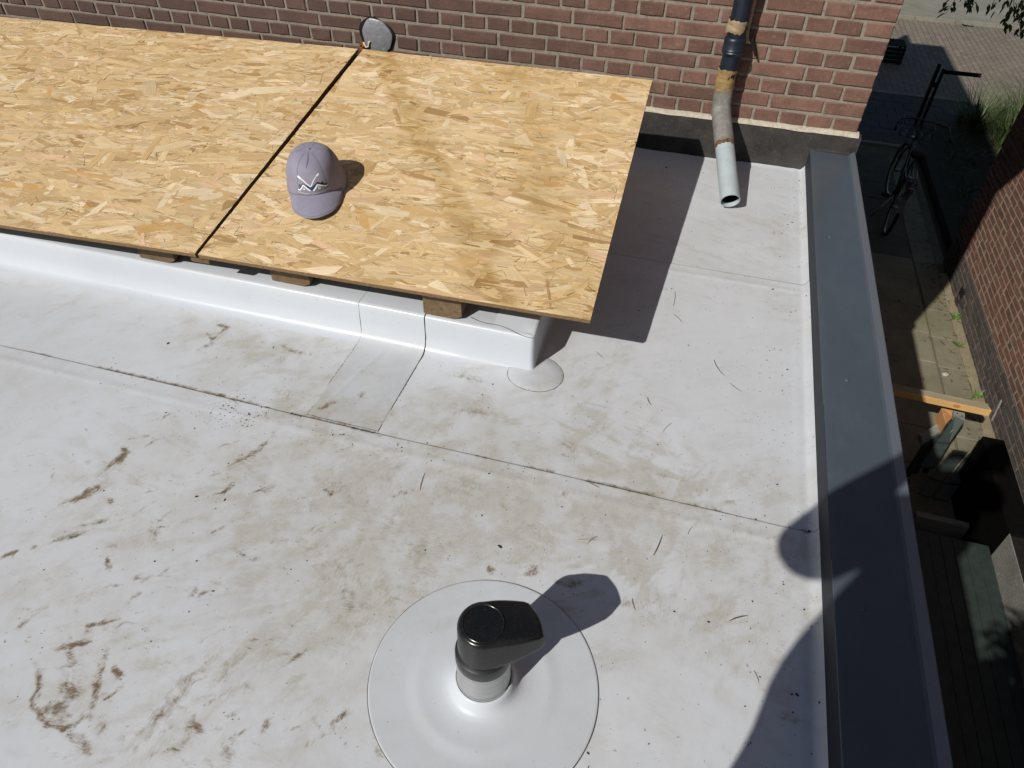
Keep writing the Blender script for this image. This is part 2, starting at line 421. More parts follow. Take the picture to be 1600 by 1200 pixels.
def mat_pavers():
    t = NT('brick_paving', 0.9, 0.2)
    pos = t.n('NewGeometry').outputs['Position']
    b = t.n('TexBrick'); b.inputs['Scale'].default_value = 1.0
    b.inputs['Brick Width'].default_value = 0.21; b.inputs['Row Height'].default_value = 0.105; b.inputs['Mortar Size'].default_value = 0.007
    b.inputs['Mortar Smooth'].default_value = 0.3
    b.inputs['Color1'].default_value = (0.24, 0.192, 0.158, 1); b.inputs['Color2'].default_value = (0.17, 0.145, 0.12, 1); b.inputs['Mortar'].default_value = (0.10, 0.09, 0.065, 1)
    t.l(t.mapping(pos, (1, 1, 1), (0, 0, math.radians(90))), b.inputs['Vector'])
    c = t.mix(t.ramp(t.noise(pos, 1.2, 5, 0.6), [(0.35, 0.0), (0.75, 0.5)]), b.outputs['Color'], (0.22, 0.205, 0.15))
    t.color(c)
    inv = t.math('SUBTRACT', 1.0, b.outputs['Fac'])
    t.bump(inv, 0.8, 0.01)
    return t.m
PAVERS = mat_pavers()
def mat_leaf(name, c, hi):
    t = NT(name, 0.5, 0.35)
    a = t.n('Attribute', attribute_name='leaf_random')
    cc = t.ramp(a.outputs['Fac'], [(0.0, c), (1.0, hi)])
    t.color(cc)
    try:
        t.b.inputs['Subsurface Weight'].default_value = 0.0
    except Exception: pass
    return t.m
LEAF = mat_leaf('tree_leaf', (0.025, 0.055, 0.015), (0.075, 0.14, 0.035))
GRASS = mat_leaf('grass_blade', (0.04, 0.065, 0.02), (0.115, 0.15, 0.055))
WEED = mat_leaf('weed_leaf', (0.06, 0.12, 0.02), (0.14, 0.25, 0.05))
DRY = simple('dry_stem', (0.12, 0.075, 0.04), 0.8, 0.2, var=0.5, scale=40)
DEBRIS = simple('dark_grit', (0.05, 0.042, 0.034), 0.9, 0.2, var=0.6, scale=30)
BARK = simple('bark', (0.09, 0.07, 0.05), 0.9, 0.2, var=0.4, scale=14, bump=0.8, bscale=30)
RUBBER = simple('tyre_rubber', (0.012, 0.012, 0.012), 0.8, 0.3)
BIKE = simple('black_enamel', (0.012, 0.012, 0.013), 0.35, 0.5)
CHROME = simple('dull_chrome', (0.35, 0.35, 0.35), 0.35, 0.5, 0.9)
RENDER_WALL = simple('grey_render', (0.32, 0.31, 0.29), 0.9, 0.2, var=0.15, scale=4, bump=0.3)
ROOFTILE = simple('dark_roofing', (0.05, 0.045, 0.042), 0.9, 0.2, var=0.3, scale=5)
SKIN = simple('skin', (0.45, 0.27, 0.19), 0.6, 0.3)
SHIRT = mat_cloth('navy_shirt', (0.03, 0.035, 0.06)); JEANS = mat_cloth('grey_trousers', (0.05, 0.05, 0.055)); HAIR = simple('brown_hair', (0.05, 0.03, 0.02), 0.7)

# ---------------------------------------------------------------- ground, street
GZ = -3.0
def sheet(name, x0, x1, y0, y1, z, m, thick=0.0):
    bm = bmesh.new()
    if thick: box(bm, (x0, y0, z-thick), (x1, y1, z))
    else: bm.faces.new([bm.verts.new(p) for p in ((x0, y0, z), (x1, y0, z), (x1, y1, z), (x0, y1, z))])
    return setp(obj(name, bm, m), kind='structure')
sheet('ground', -150, 150, -100, 150, GZ-0.16, mat_ground('ground_soil', (0.13, 0.12, 0.085), 0.5, (0.06, 0.08, 0.03)))
alley = sheet('alley', -0.05, 2.32, -8, 8.10, GZ-0.012, SOIL, 0.1)
sheet('pavement', -12, 40, 8.10, 10.30, GZ-0.012, SOIL, 0.1)
pav = bpy.data.objects['pavement']
sheet('road', -40, 60, 10.42, 15.1, GZ-0.004, PAVERS, 0.1)
sheet('far_pavement', -40, 60, 15.25, 30, GZ+0.06, ROADGREY, 0.2)
bm = bmesh.new()
for i in range(60):
    box(bm, (-20+i*0.8, 15.1, GZ-0.1), (-20+i*0.8+0.795, 15.25, GZ+0.075+R.uniform(-0.004, 0.004)), bevel=0.01)
setp(obj('kerb', bm, KERB), kind='structure')
bm = bmesh.new()
for i in range(40):
    box(bm, (-10+i*0.8, 10.30, GZ-0.1), (-10+i*0.8+0.795, 10.42, GZ+0.012+R.uniform(-0.003, 0.003)), bevel=0.008)
setp(obj('edging_kerb', bm, KERB), kind='structure')
bm = bmesh.new()
for i in range(12):
    box(bm, (0.0+i*0.8-2, 8.04, GZ-0.1), (0.0+i*0.8+0.79-2, 8.12, GZ+0.02+R.uniform(-0.004, 0.004)), bevel=0.006)
setp(obj('edging_stone', bm, KERB), kind='structure')
def slab_mesh(w, d, t=0.04, seed=0):
    r = random.Random(seed); bm = bmesh.new()
    box(bm, (-w/2, -d/2, -t), (w/2, d/2, 0), bevel=0.006)
    for v in bm.verts: v.co.z += v.co.x*r.uniform(-.008, .008)+v.co.y*r.uniform(-.008, .008)
    me = bpy.data.meshes.new('paving_slab'); bmesh.ops.recalc_face_normals(bm, faces=bm.faces[:]); bm.to_mesh(me); bm.free()
    return me
slabs = [slab_mesh(0.505, 0.475, seed=k) for k in range(4)]
for s_ in slabs: s_.materials.append(SLAB)
slabs_shade = [m_.copy() for m_ in slabs]
for m_ in slabs_shade: m_.materials[0] = SLAB_SHADE
narrow = [slab_mesh(0.235, 0.475, seed=k+9) for k in range(3)]
for s_ in narrow: s_.materials.append(SLAB)
row = 0
yy = -2.2
while yy < 7.9:
    for (x, ms) in ((0.62, slabs), (1.17, slabs), (1.70, slabs), (2.09, narrow)):
        x2 = x+R.uniform(-.005, .005)
        o = link('paving_slab', (slabs_shade if yy > 4.9 and ms is slabs else ms)[R.randrange(len(ms))], None, alley)
        o.location = (x2, yy+(0.0 if x > 1.9 else 0.05), GZ+R.uniform(-.004, .003)); o.rotation_euler = (R.uniform(-.006, .006), R.uniform(-.006, .006), R.uniform(-.006, .006))
    yy += 0.482; row += 1
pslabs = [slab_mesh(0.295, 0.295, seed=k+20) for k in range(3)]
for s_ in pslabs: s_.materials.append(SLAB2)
for i in range(12):
    for j in range(7):
        o = link('paving_slab', pslabs[R.randrange(3)], None, pav)
        o.location = (1.2+i*0.3+(0.15 if j % 2 else 0), 8.28+j*0.3, GZ+R.uniform(-.003, .002))

# ---------------------------------------------------------------- the brick house (wall at y = 0, corner at x = 0)
house = empty('brick_house', (0, 0, GZ), 'red brown brick house whose wall rises behind the white flat roof', 'house')
def hpart(name, bm, m, smooth=False):
    o = obj(name, bm, m, smooth=smooth); o.parent = house; o.location = (0, 0, -GZ); return o
HC = 0.0619; HZ = 0.1775      # course height, top of the flashing
gable = [(0.0045, GZ), (0.0045, 2.11), (-0.5, 2.72), (-0.45, 2.95), (3.76, 3.1), (6.68, 3.08), (8.36, 1.53), (8.5, 1.3), (8.4, GZ)]
bm = bmesh.new()
a = [bm.verts.new((-0.006, y, z)) for y, z in gable]; b = [bm.verts.new((-9.0, y, z)) for y, z in gable]
bm.faces.new(a); bm.faces.new(b[::-1])
for i in range(len(gable)):
    j = (i+1) % len(gable); bm.faces.new((a[i], b[i], b[j], a[j]))
hpart('mortar_wall', bm, MORTAR)
bm = bmesh.new()
for (p, q) in zip(gable[3:6], gable[4:7]):
    vs = [bm.verts.new(v) for v in ((0.03, p[0], p[1]+.004), (-9, p[0], p[1]+.004), (-9, q[0], q[1]+.004), (0.03, q[0], q[1]+.004))]
    bm.faces.new(vs)
hpart('roof', bm, ROOFTILE)

def brick_mesh(L, H, D, seed, ch=0.004):
    r = random.Random(seed); bm = bmesh.new()
    j = lambda s=0.0015: r.uniform(-s, s)*(2.0 if r.random() < .05 else 1)
    # front face (towards -y) with a worn chamfer
    back = [bm.verts.new((x, D, z)) for x, z in ((-L/2, -H/2), (L/2, -H/2), (L/2, H/2), (-L/2, H/2))]
    mid = [bm.verts.new((x+j(), ch+j(0.001), z+j())) for x, z in ((-L/2, -H/2), (r.uniform(-.3, .3)*L, -H/2), (L/2, -H/2), (L/2, 0), (L/2, H/2), (r.uniform(-.3, .3)*L, H/2), (-L/2, H/2), (-L/2, 0))]
    fr = [bm.verts.new((v.co.x*(1-2*ch/L)+j(0.001), j(0.0012), v.co.z*(1-2*ch/H)+j(0.0008))) for v in mid]
    bm.faces.new(fr)
    for i in range(8): bm.faces.new((mid[i], mid[(i+1) % 8], fr[(i+1) % 8], fr[i]))
    for k in range(4):
        m0, m1, m2 = mid[2*k], mid[(2*k+1) % 8], mid[(2*k+2) % 8]
        bm.faces.new((back[k], back[(k+1) % 4], m2, m1, m0))
    bmesh.ops.recalc_face_normals(bm, faces=bm.faces[:])
    me = bpy.data.meshes.new('brick'); bm.to_mesh(me); bm.free()
    return me
HDR = [brick_mesh(0.0985, 0.0505, 0.05, 100+k) for k in range(7)]
STR = [brick_mesh(0.2085, 0.0505, 0.05, 200+k) for k in range(7)]
TQB = [brick_mesh(0.154, 0.0505, 0.05, 300+k) for k in range(4)]
for me in HDR+STR+TQB: me.materials.append(BRICK)
nb = 0; rest = bmesh.new()
def visible_wall(x, z):
    # seen above the board / the flashing and below the top of the frame
    d = np.array([x, 0.0, z])-CAM_POS; zz = d@FW
    px = 800+FPX*(d@RT)/zz; py = 600-FPX*(d@UP)/zz
    return -30 < px < 1430 and py > -14 and (py < 140+0.11*(px-1000)-0.0 if px < 1000 else True), px, py
cells = []
for k in range(46):
    z = HZ+HC*(k+0.5)
    if z > 2.1: break
    if k % 2 == 0: x = 0.0; unit = [0.11]; first = [0.11]
    else:
        x = 0.0; unit = [0.22]; first = [0.165] if (k//2) % 2 == 0 else [0.165, 0.11]
    n = 0
    while x > -5.4:
        w = first[n] if (k % 2 == 1 and n < len(first)) else unit[0]
        cells.append((x-w/2, z, w)); x -= w; n += 1
cells2 = []
for (x, z, w) in cells:
    v, px, py = visible_wall(x, z)
    cells2.append((v, px, py, x, z, w))
hole = lambda x, z: ((x+2.187)/0.05)**2+((z-0.352)/0.04)**2 < 1
nbr = 0
far = []
for (v, px, py, x, z, w) in cells2:
    if hole(x, z): continue
    if v and nbr < 300:
        pool = HDR if w < 0.12 else (TQB if w < 0.17 else STR)
        o = link('brick', pool[R.randrange(len(pool))], None, house)
        o.location = (x+R.uniform(-.0015, .0015), -0.0005+R.uniform(-.002, .0015), z-GZ+R.uniform(-.0015, .0015)); o.rotation_euler = (R.uniform(-.012, .012), R.uniform(-.006, .006), R.uniform(-.012, .012))
        nbr += 1
    else: far.append((x, z, w))
bm = bmesh.new()
for x, z, w in far: box(bm, (x-w/2+.0055, 0.0+R.uniform(-.001, .001), z-0.0253), (x+w/2-.0055, 0.05, z+0.0253))
o = hpart('brickwork', bm, BRICK); o['kind'] = 'stuff'
at_ = o.data.attributes.new('brick_random', 'FLOAT', 'FACE')
vals = np.repeat(NR.rand(len(far)), 6).astype(np.float32); at_.data.foreach_set('value', vals)
bm = bmesh.new(); cnt = 0
for k in range(82):
    z = GZ+0.02+HC*(k+0.5); y = 0.004+(0.055 if k % 2 else 0.0)
    if z > 2.1: break
    if k % 2: box(bm, (-.05, 0.052, z-.0253), (R.uniform(-.001, .0015), 0.0535, z+.0253)); cnt += 1
    while y < 8.2:
        w = 0.11 if k % 2 else 0.22
        box(bm, (-.05, y+.055 if False else y+.0055+(.05 if y < .01 else 0), z-.0253), (R.uniform(-.001, .0015), y+w-.0055, z+.0253)); cnt += 1; y += w
o = hpart('side_brickwork', bm, BRICK); o['kind'] = 'stuff'
at_ = o.data.attributes.new('brick_random', 'FLOAT', 'FACE')
at_.data.foreach_set('value', np.repeat(NR.rand(cnt), 6).astype(np.float32))
# flashing slab, mortar fillet above it
bm = bmesh.new()
NX = 160
prof0 = [(0.008, 0.178), (-0.018, 0.172), (-0.022, 0.150), (-0.022, 0.075), (-0.022, 0.030), (-0.026, 0.014), (-0.030, 0.004), (-0.010, -0.002)]
rows = []
for i in range(NX+1):
    x = -5.2+(5.2+0.016)*i/NX
    nn = vn(np.array([x*9.0]), np.array([3.3]), 5)[0]-0.5; n2 = vn(np.array([x*30.0]), np.array([1.3]), 8)[0]-0.5
    lift = 0.094*float(sst(np.array(-0.180), np.array(-0.171), np.array(x)))     # laps over the edge trim at its end
    row_ = []
    for q, (y, z) in enumerate(prof0):
        wob = 0.006*nn+0.003*n2
        zz = z+(wob*1.2 if q in (4, 5, 6) else wob*0.3)
        if q >= 3: zz = max(zz, lift+0.012-0.003*(q-3)+wob*0.6) if lift > 0.02 else zz
        row_.append(bm.verts.new((x, y+(wob if 1 <= q <= 6 else 0), zz)))
    rows.append(row_)
for a, b in zip(rows, rows[1:]):
    for q in range(len(prof0)-1): bm.faces.new((a[q], b[q], b[q+1], a[q+1]))
bm.faces.new(rows[-1])
hpart('flashing', bm, LEAD, smooth=50)
bm = bmesh.new(); rows = []
for i in range(260):
    x = -5.2+(5.2+0.004)*i/259
    n1 = vn(np.array([x*22.0]), np.array([0.3]), 2)[0]-0.5
    rows.append([bm.verts.new(p) for p in ((x, 0.010, 0.186+0.003*n1), (x, -0.004, 0.184+0.004*n1), (x, -0.019+0.006*n1, 0.179+0.003*n1), (x, -0.022+0.004*n1, 0.1705-0.006*abs(n1)))])
for a, b in zip(rows, rows[1:]):
    for q in range(3): bm.faces.new((a[q], b[q], b[q+1], a[q+1]))
hpart('mortar_fillet', bm, WHITE_MORTAR, smooth=60)
# the foil plate over the hole in the wall
PC = (-2.186, 0.352)
bm = bmesh.new(); pts = []
for k in range(40):
    a_ = 2*math.pi*k/40; rr = 1+0.05*math.sin(3*a_+1)+0.03*math.sin(5*a_)
    pts.append((PC[0]+0.086*rr*math.cos(a_), PC[1]+0.083*rr*math.sin(a_)))
vs = [bm.verts.new((x, -0.0045, z)) for x, z in pts]; bm.faces.new(vs)
hpart('hole_dark_disc', bm, BLACK)  # flat black disc, the shade inside the hole put into its colour
bm = bmesh.new()
ring = [[], [], []]
for k in range(48):
    a_ = 2*math.pi*k/48; rr = 1+0.045*math.sin(3*a_+1.2)+0.025*math.sin(7*a_)
    x = PC[0]+0.006+0.073*rr*math.cos(a_); z = PC[1]+0.078*rr*math.sin(a_)
    ring[0].append(bm.verts.new((x, 0.0, z))); ring[1].append(bm.verts.new((x, -0.012, z)))
    ring[2].append(bm.verts.new((PC[0]+0.006+(x-PC[0]-0.006)*0.9, -0.016, PC[1]+(z-PC[1])*0.9)))
for a, b in zip(ring, ring[1:]):
    for k in range(48): bm.faces.new((a[k], a[(k+1) % 48], b[(k+1) % 48], b[k]))
bm.faces.new(ring[2])
hpart('cover_plate', bm, PLATE, smooth=40)
bm = bmesh.new()
for k in range(26):
    c = Vector((PC[0]-0.070+R.uniform(-.014, .018), -0.006+R.uniform(-.006, .004), PC[1]-0.062+R.uniform(-.022, .03)))
    bmesh.ops.create_icosphere(bm, subdivisions=1, radius=R.uniform(.005, .011), matrix=Matrix.Translation(c))
hpart('foam_filler', bm, FOAM, smooth='full')
bm = bmesh.new()
tube(bm, [(PC[0]-0.062, -0.020, PC[1]-0.028), (PC[0]-0.05, -0.024, PC[1]-0.048), (PC[0]-0.036, -0.024, PC[1]-0.044), (PC[0]-0.034, -0.02, PC[1]-0.026), (PC[0]-0.026, -0.02, PC[1]-0.022)], 0.0045, 8)
hpart('foam_bead', bm, simple('pale_foam', (0.6, 0.55, 0.42), 0.8), smooth='full')

# ---------------------------------------------------------------- the extension: white roof, trim, outer walls
ext = empty('roof_extension', (0, 0, GZ), 'flat roofed extension under a dirty white membrane with a grey blue edge trim', 'extension')
def epart(name, bm, m, smooth=False):
    o = obj(name, bm, m, smooth=smooth); o.parent = ext; o.location = (0, 0, -GZ); return o
# membrane as a fine sheet: real lap steps and ripples, dirt laid down in an attribute
d = 0.0042
ys = list(np.arange(-3.10, -0.0, d)); SEAM1, SEAM2 = -2.05, -0.960
ys = [y for y in ys if abs(y-SEAM1) > d*0.8 and abs(y-SEAM2) > d*0.8]
for s_ in (SEAM1, SEAM2): ys += [s_-0.0021, s_-0.0004, s_+0.0004, s_+0.0021]
ys = np.array(sorted([-6.0, -5.2, -4.5, -4.0, -3.6, -3.3]+ys+[0.012]))
xs = np.array([-5.2, -4.6, -4.0, -3.6, -3.3]+list(np.arange(-3.06, -0.1725, d))+[-0.1715])
nx, ny = len(xs), len(ys)
X0, Y0 = np.meshgrid(xs, ys, indexing='ij')
X = X0.copy(); Y = Y0.copy()
wy = 0.006*(fbm(X0, 0*X0, 1.6, 3, 60)-0.5)*2
Y = Y+wy*np.clip(1-np.minimum(np.abs(Y0-SEAM1), np.abs(Y0-SEAM2))/0.3, 0, 1)
Z = np.zeros_like(X)
Z += np.where(Y0 <= SEAM1-0.0003, 0.0045, 0.0)
Z += np.where((Y0 <= SEAM2-0.0003) & (Y0 > SEAM1), 0.0025, 0.0)
Z += 0.0035*(fbm(X, Y, 2.2, 3, 3)-0.5)+0.0012*(fbm(X*2.5, Y*0.7, 7, 3, 9)-0.5)
# weld bead beside the laps
for s_ in (SEAM1, SEAM2): Z += 0.0012*np.exp(-((Y-s_+0.05)/0.012)**2)*(0.4+fbm(X, Y, 6, 2, 13))
# membrane dressed up at the trim
up_ = np.clip((X-(-0.1715-0.022))/0.022, 0, 1); Z += 0.022*up_**2.2
Z += 0.012*np.clip((Y+0.06)/0.06, 0, 1)**2
Z += 0.002*np.exp(-((X+0.21)/0.012)**2)*(fbm(X, Y, 5, 2, 21))

film = np.zeros_like(X); brown = np.zeros_like(X); mark = np.zeros_like(X)
def blob(px, py, rx, ry, amp, arr, rot=0):
    c = at(px, py); r_ = math.radians(rot)
    u = (X-c[0])*math.cos(r_)+(Y-c[1])*math.sin(r_); v = -(X-c[0])*math.sin(r_)+(Y-c[1])*math.cos(r_)
    arr += amp*np.exp(-((u/rx)**2+(v/ry)**2))
area = np.zeros_like(X)
for b_ in ((830, 760, .45, .22, .8), (640, 830, .35, .28, .75), (980, 820, .35, .16, .6), (720, 660, .22, .12, .8), (900, 620, .25, .2, .45), (1050, 720, .3, .2, .35),
           (1150, 380, .25, .35, .30), (430, 560, .2, .12, .55), (350, 760, .35, .22, .5), (520, 650, .18, .06, .9), (150, 1080, .2, .18, .45), (400, 1050, .25, .3, .35), (780, 900, .35, .14, .7), (1080, 930, .25, .15, .35), (330, 520, .15, .08, .5), (120, 480, .4, .08, .3), (1100, 1000, .2, .1, .3), (560, 960, .12, .14, .3)):
    blob(*b_, area)
wx = 0.10*(fbm(X, Y, 4, 3, 31)-0.5); wyy = 0.10*(fbm(X, Y, 4, 3, 36)-0.5)
f1 = fbm(X+wx, Y+wyy, 3.2, 5, 41)
def dirn(a_, s1, s2, seed, o=5):
    c_, n_ = math.cos(math.radians(a_)), math.sin(math.radians(a_))
    return fbm((X*c_+Y*n_+wx*.6)*s1, (-X*n_+Y*c_+wyy*.6)*s2, 1.0, o, seed, 0.6)
f2 = dirn(37, 3.0, 13.5, 47); f3 = dirn(-60, 3.4, 17, 53)
g1 = dirn(30, 9, 34, 141); g2 = dirn(75, 8, 30, 147); g3 = dirn(-15, 10, 38, 151)
m1 = fbm(X, Y, 2.6, 3, 157); m2 = fbm(X, Y, 3.1, 3, 161)
scrub = sst(.50, .66, g1)*sst(.45, .6, m1)+sst(.50, .66, g2)*sst(.5, .62, m2)+sst(.50, .66, g3)*sst(.55, .42, m1)
fil = sst(0.42, 0.68, f1)*0.35+sst(0.45, 0.72, f2)*0.4+sst(0.47, 0.72, f3)*0.3+0.45*scrub
base_film = 0.10+0.12*sst(.4, .62, f1)+0.16*scrub
left = sst(-1.2, -2.4, X)*sst(-2.3, -1.9, Y)
base_film = base_film*(1-0.40*left)
film = np.clip(base_film+0.04+area*(0.08+0.80*fil), 0, 0.9)
film *= 0.6+0.5*sst(0.3, 0.6, fbm(X+0.3*wx, Y, 16, 4, 57))
fine = fbm(X, Y, 34, 4, 61); fine2 = fbm(X*0.8+Y*0.6, (-X*0.6+Y*0.8)*4, 30, 3, 66)
brown += np.clip(area, 0, 1.0)*0.30*sst(0.58, 0.78, f2*0.55+fine2*0.25+fbm(X, Y, 8, 3, 71)*0.3)
brown += 0.28*np.clip(area, 0, 1)*sst(0.60, 0.76, f3*0.55+fine*0.25+fbm(X, Y, 7, 3, 77)*0.3)
brown += 0.2*sst(0.66, 0.8, fbm(X, Y, 11, 4, 83))
def stroke(pxs, w, amp, arr, rag=0.36, bristle=True):
    P = [at(*p)[:2] for p in pxs]; P = np.array(P)
    lo = P.min(0)-w*2; hi = P.max(0)+w*2
    i0, i1 = np.searchsorted(xs, [lo[0], hi[0]]); j0, j1 = np.searchsorted(ys, [lo[1], hi[1]])
    if i1 <= i0 or j1 <= j0: return
    x = X[i0:i1, j0:j1]; y = Y[i0:i1, j0:j1]
    x = x+0.5*w*(vn(x/w*1.1, y/w*1.1, 90)-0.5); y = y+0.5*w*(vn(x/w*1.1, y/w*1.1, 97)-0.5)
    best = np.full(x.shape, 9.0); side = np.zeros_like(x); along = np.zeros_like(x); L = 0
    for a, b in zip(P, P[1:]):
        e = b-a; le = np.hypot(*e)+1e-9
        t = np.clip(((x-a[0])*e[0]+(y-a[1])*e[1])/le**2, 0, 1)
        dx = x-a[0]-t*e[0]; dy = y-a[1]-t*e[1]; dd = np.hypot(dx, dy)
        m = dd < best
        best[m] = dd[m]; side[m] = ((dx*e[1]-dy*e[0])/le)[m]; along[m] = (L+t*le)[m]; L += le
    k = np.clip(1-best/w, 0, 1)
    if bristle:
        n = vn(side/max(w, .012)*5, along/w*0.4, 101)
        k = k**0.6*(0.45+0.75*sst(rag-0.2, rag+0.25, n))
    else:
        n = vn(x*240, y*240, 110); k = sst(0.25, 0.7, k+0.5*(n-0.5))
    fade = np.clip(along/(0.15*L+1e-6), 0, 1)*np.clip((L-along)/(0.3*L+1e-6), 0.15, 1)
    arr[i0:i1, j0:j1] = np.maximum(arr[i0:i1, j0:j1], amp*k*(0.4+0.6*fade))
ST = [(((192, 696), (199, 710), (160, 742)), .017, .9), (((165, 758), (133, 776), (98, 792)), .020, .85), (((172, 780), (176, 788)), .008, .9), (((174, 813), (119, 826)), .012, .6),
      (((137, 833), (110, 840), (78, 852)), .012, .95), (((60, 852), (52, 860)), .009, .6), (((0, 875), (12, 868), (25, 863), (22, 874)), .009, .9), (((172, 870), (169, 882), (173, 895)), .009, 1.0), (((131, 980), (160, 975), (188, 966)), .009, .95),
      (((92, 1014), (120, 1008), (154, 999)), .011, 1.0), (((60, 1040), (64, 1074), (53, 1101), (73, 1131), (99, 1143), (124, 1127), (147, 1104)), .009, 1.05), (((147, 1104), (156, 1053), (167, 1017)), .010, 1.0),
      (((115, 1050), (110, 1090), (87, 1113), (101, 1131)), .034, .75), (((112, 1075), (116, 1088), (104, 1098)), .015, 1.0), (((110, 1017), (119, 1046)), .012, .8), (((176, 1040), (197, 1069)), .009, .95), (((197, 1069), (156, 1104)), .007, .8),
      (((206, 1177), (275, 1090), (357, 994)), .035, .45), (((158, 1117), (165, 1163)), .012, .5), (((108, 1140), (151, 1186)), .016, .55), (((481, 1017), (465, 1028), (447, 1044)), .007, 1.0), (((545, 1113), (522, 1131), (525, 1145)), .008, .85),
      (((424, 1127), (413, 1143)), .010, 1.0), (((293, 1131), (316, 1145)), .014, .85), (((357, 1150), (357, 1195)), .022, .55), (((367, 755), (350, 772), (330, 776)), .010, .9), (((426, 687), (385, 719), (344, 739)), .016, .7),
      (((410, 770), (428, 760)), .02, .5), (((385, 804), (392, 800)), .014, .75), (((238, 820), (243, 861)), .016, .45), (((505, 763), (517, 772), (515, 783)), .008, .9), (((430, 840), (470, 850), (520, 845)), .02, .35),
      (((470, 840), (500, 870), (520, 860)), .02, .35), (((337, 506), (356, 512), (328, 540), (310, 548)), .013, .75), (((325, 520), (335, 535)), .012, .6), (((497, 640), (515, 634), (540, 628)), .012, .75), (((575, 612), (560, 625)), .014, .5), (((440, 540), (470, 556)), .018, .5),
      (((452, 548), (500, 558)), .012, .5), (((815, 894), (845, 890)), .020, .75), (((863, 905), (890, 915), (920, 905)), .017, .55), (((765, 885), (768, 897)), .012, .75), (((690, 850), (693, 868)), .010, .7), (((560, 790), (520, 760), (505, 740)), .03, .35),
      (((690, 760), (770, 770)), .035, .4), (((640, 780), (600, 830), (590, 870)), .03, .35), (((880, 690), (905, 710)), .03, .5), (((880, 770), (884, 776)), .012, .9), (((700, 640), (780, 650)), .022, .4), (((700, 585), (770, 600)), .022, .4), (((1010, 740), (1080, 752)), .014, .4), (((1130, 780), (1170, 795)), .018, .4),
      (((130, 1110), (150, 1130)), .014, .5), (((300, 880), (340, 870)), .025, .3), (((395, 1010), (360, 1040), (330, 1090)), .02, .35), (((588, 920), (640, 910)), .012, .25), (((375, 1060), (395, 1080)), .012, .4), (((60, 960), (20, 990)), .01, .5), (((125, 940), (132, 925)), .012, .45),
      (((1215, 1120), (1250, 1128)), .014, .6), (((590, 1165), (600, 1190)), .014, .5), (((340, 615), (390, 640)), .014, .45), (((420, 610), (480, 620)), .02, .4), (((230, 660), (290, 650)), .007, .4), (((1080, 470), (1160, 478)), .01, .2), (((1290, 960), (1300, 1000)), .01, .2),
      (((880, 702), (893, 707), (889, 716), (878, 712), (880, 702)), .004, .5), (((640, 912), (655, 915), (660, 922), (645, 926), (636, 918), (640, 912)), .004, .5)]
for p_, w, a_ in ST:
    stroke(p_, w, a_, brown); stroke(p_, w*2.6, 0.30*a_, film); stroke(p_, w*1.7, 0.25*a_, brown)
# random short scuffs over the trodden part
for k in range(900):
    px = R.uniform(0, 700) if R.random() < 0.7 else R.uniform(600, 1250); py = R.uniform(620, 1190) if px < 700 else R.uniform(560, 980)
    c = at(px, py); a_ = math.radians(R.gauss(35, 35)); L = R.uniform(.012, .10)
    q = c+np.array([math.cos(a_)*L, math.sin(a_)*L, 0]); m_ = (c+q)/2+np.array([R.uniform(-.012, .012), R.uniform(-.012, .012), 0])
    def back(P_):
        dd = P_-CAM_POS; z_ = dd@FW; return (800+FPX*(dd@RT)/z_, 600-FPX*(dd@UP)/z_)
    stroke((back(c), back(m_), back(q)), R.uniform(.003, .009) if k % 3 else R.uniform(.008, .03), (R.choice((.12, .18, .25, .36, .5))*(1 if px < 620 else .55)) if k % 3 else R.uniform(.15, .4), brown if k % 3 else film, 0.45)
# grime in the laps and along the patch edges
n1 = fbm(X, Y, 12, 3, 120)
SY = SEAM1+wy; SY2 = SEAM2+wy
seamd = np.exp(-((Y-SEAM1-wy-0.0006)/0.0022)**2)
brown += 0.0
mark += seamd*np.clip(0.5+1.8*(n1-0.35), 0.45, 1)
brown += 0.7*np.exp(-((Y-SEAM1-wy-0.004)/0.007)**2)*sst(0.45, 0.65, n1)
mark += np.exp(-((Y-SEAM2-wy-0.0006)/0.0024)**2)*np.clip(0.4+1.8*(n1-0.35), 0.3, 1)*(X > -0.99)
for px0, px1, w in ((455, 490, .004), (545, 592, .005), (410, 425, .003), (1243, 1262, .005), (740, 760, .003), (905, 960, .003)):
    a_, b_ = at(px0, 0)[0], 0
    x0 = at(px0, 541+0.2315*px0)[0]; x1 = at(px1, 541+0.2315*px1)[0]
    mark += 0.9*(X > x0)*(X < x1)*np.exp(-((Y-SEAM1-wy)/w)**2)*sst(0.4, 0.6, fbm(X, Y, 60, 2, 125))
# the cleaner square near the trim
cx0, cy0 = -0.60, -2.0
cl = sst(0, .015, X-(-0.655+0.05*fbm(X, Y, 5, 3, 130)))*sst(0, .02, -1.03-Y+0.04*fbm(X, Y, 6, 3, 133)-np.clip(X+.42, 0, 1)*1.1)*sst(-1.95, -1.75, Y)
film = film*(1-0.42*cl)+0.05*cl
brown = np.clip(brown, 0, 1); mark = np.clip(mark, 0, 1)
co = np.stack([X, Y, Z], -1).reshape(-1, 3).astype(np.float32)
I, J = np.meshgrid(np.arange(nx-1), np.arange(ny-1), indexing='ij')
keep = ~((X0[:-1, :-1] < -1.03) & (Y0[:-1, :-1] > -1.60))
I, J = I[keep], J[keep]
q = np.stack([I*ny+J, (I+1)*ny+J, (I+1)*ny+J+1, I*ny+J+1], -1).astype(np.int32)
me = bpy.data.meshes.new('roof_membrane')
me.vertices.add(len(co)); me.vertices.foreach_set('co', co.ravel())
me.loops.add(q.size); me.loops.foreach_set('vertex_index', q.ravel())
me.polygons.add(len(q)); me.polygons.foreach_set('loop_start', np.arange(0, q.size, 4, dtype=np.int32))
me.update(); me.polygons.foreach_set('use_smooth', np.ones(len(q), dtype=bool))
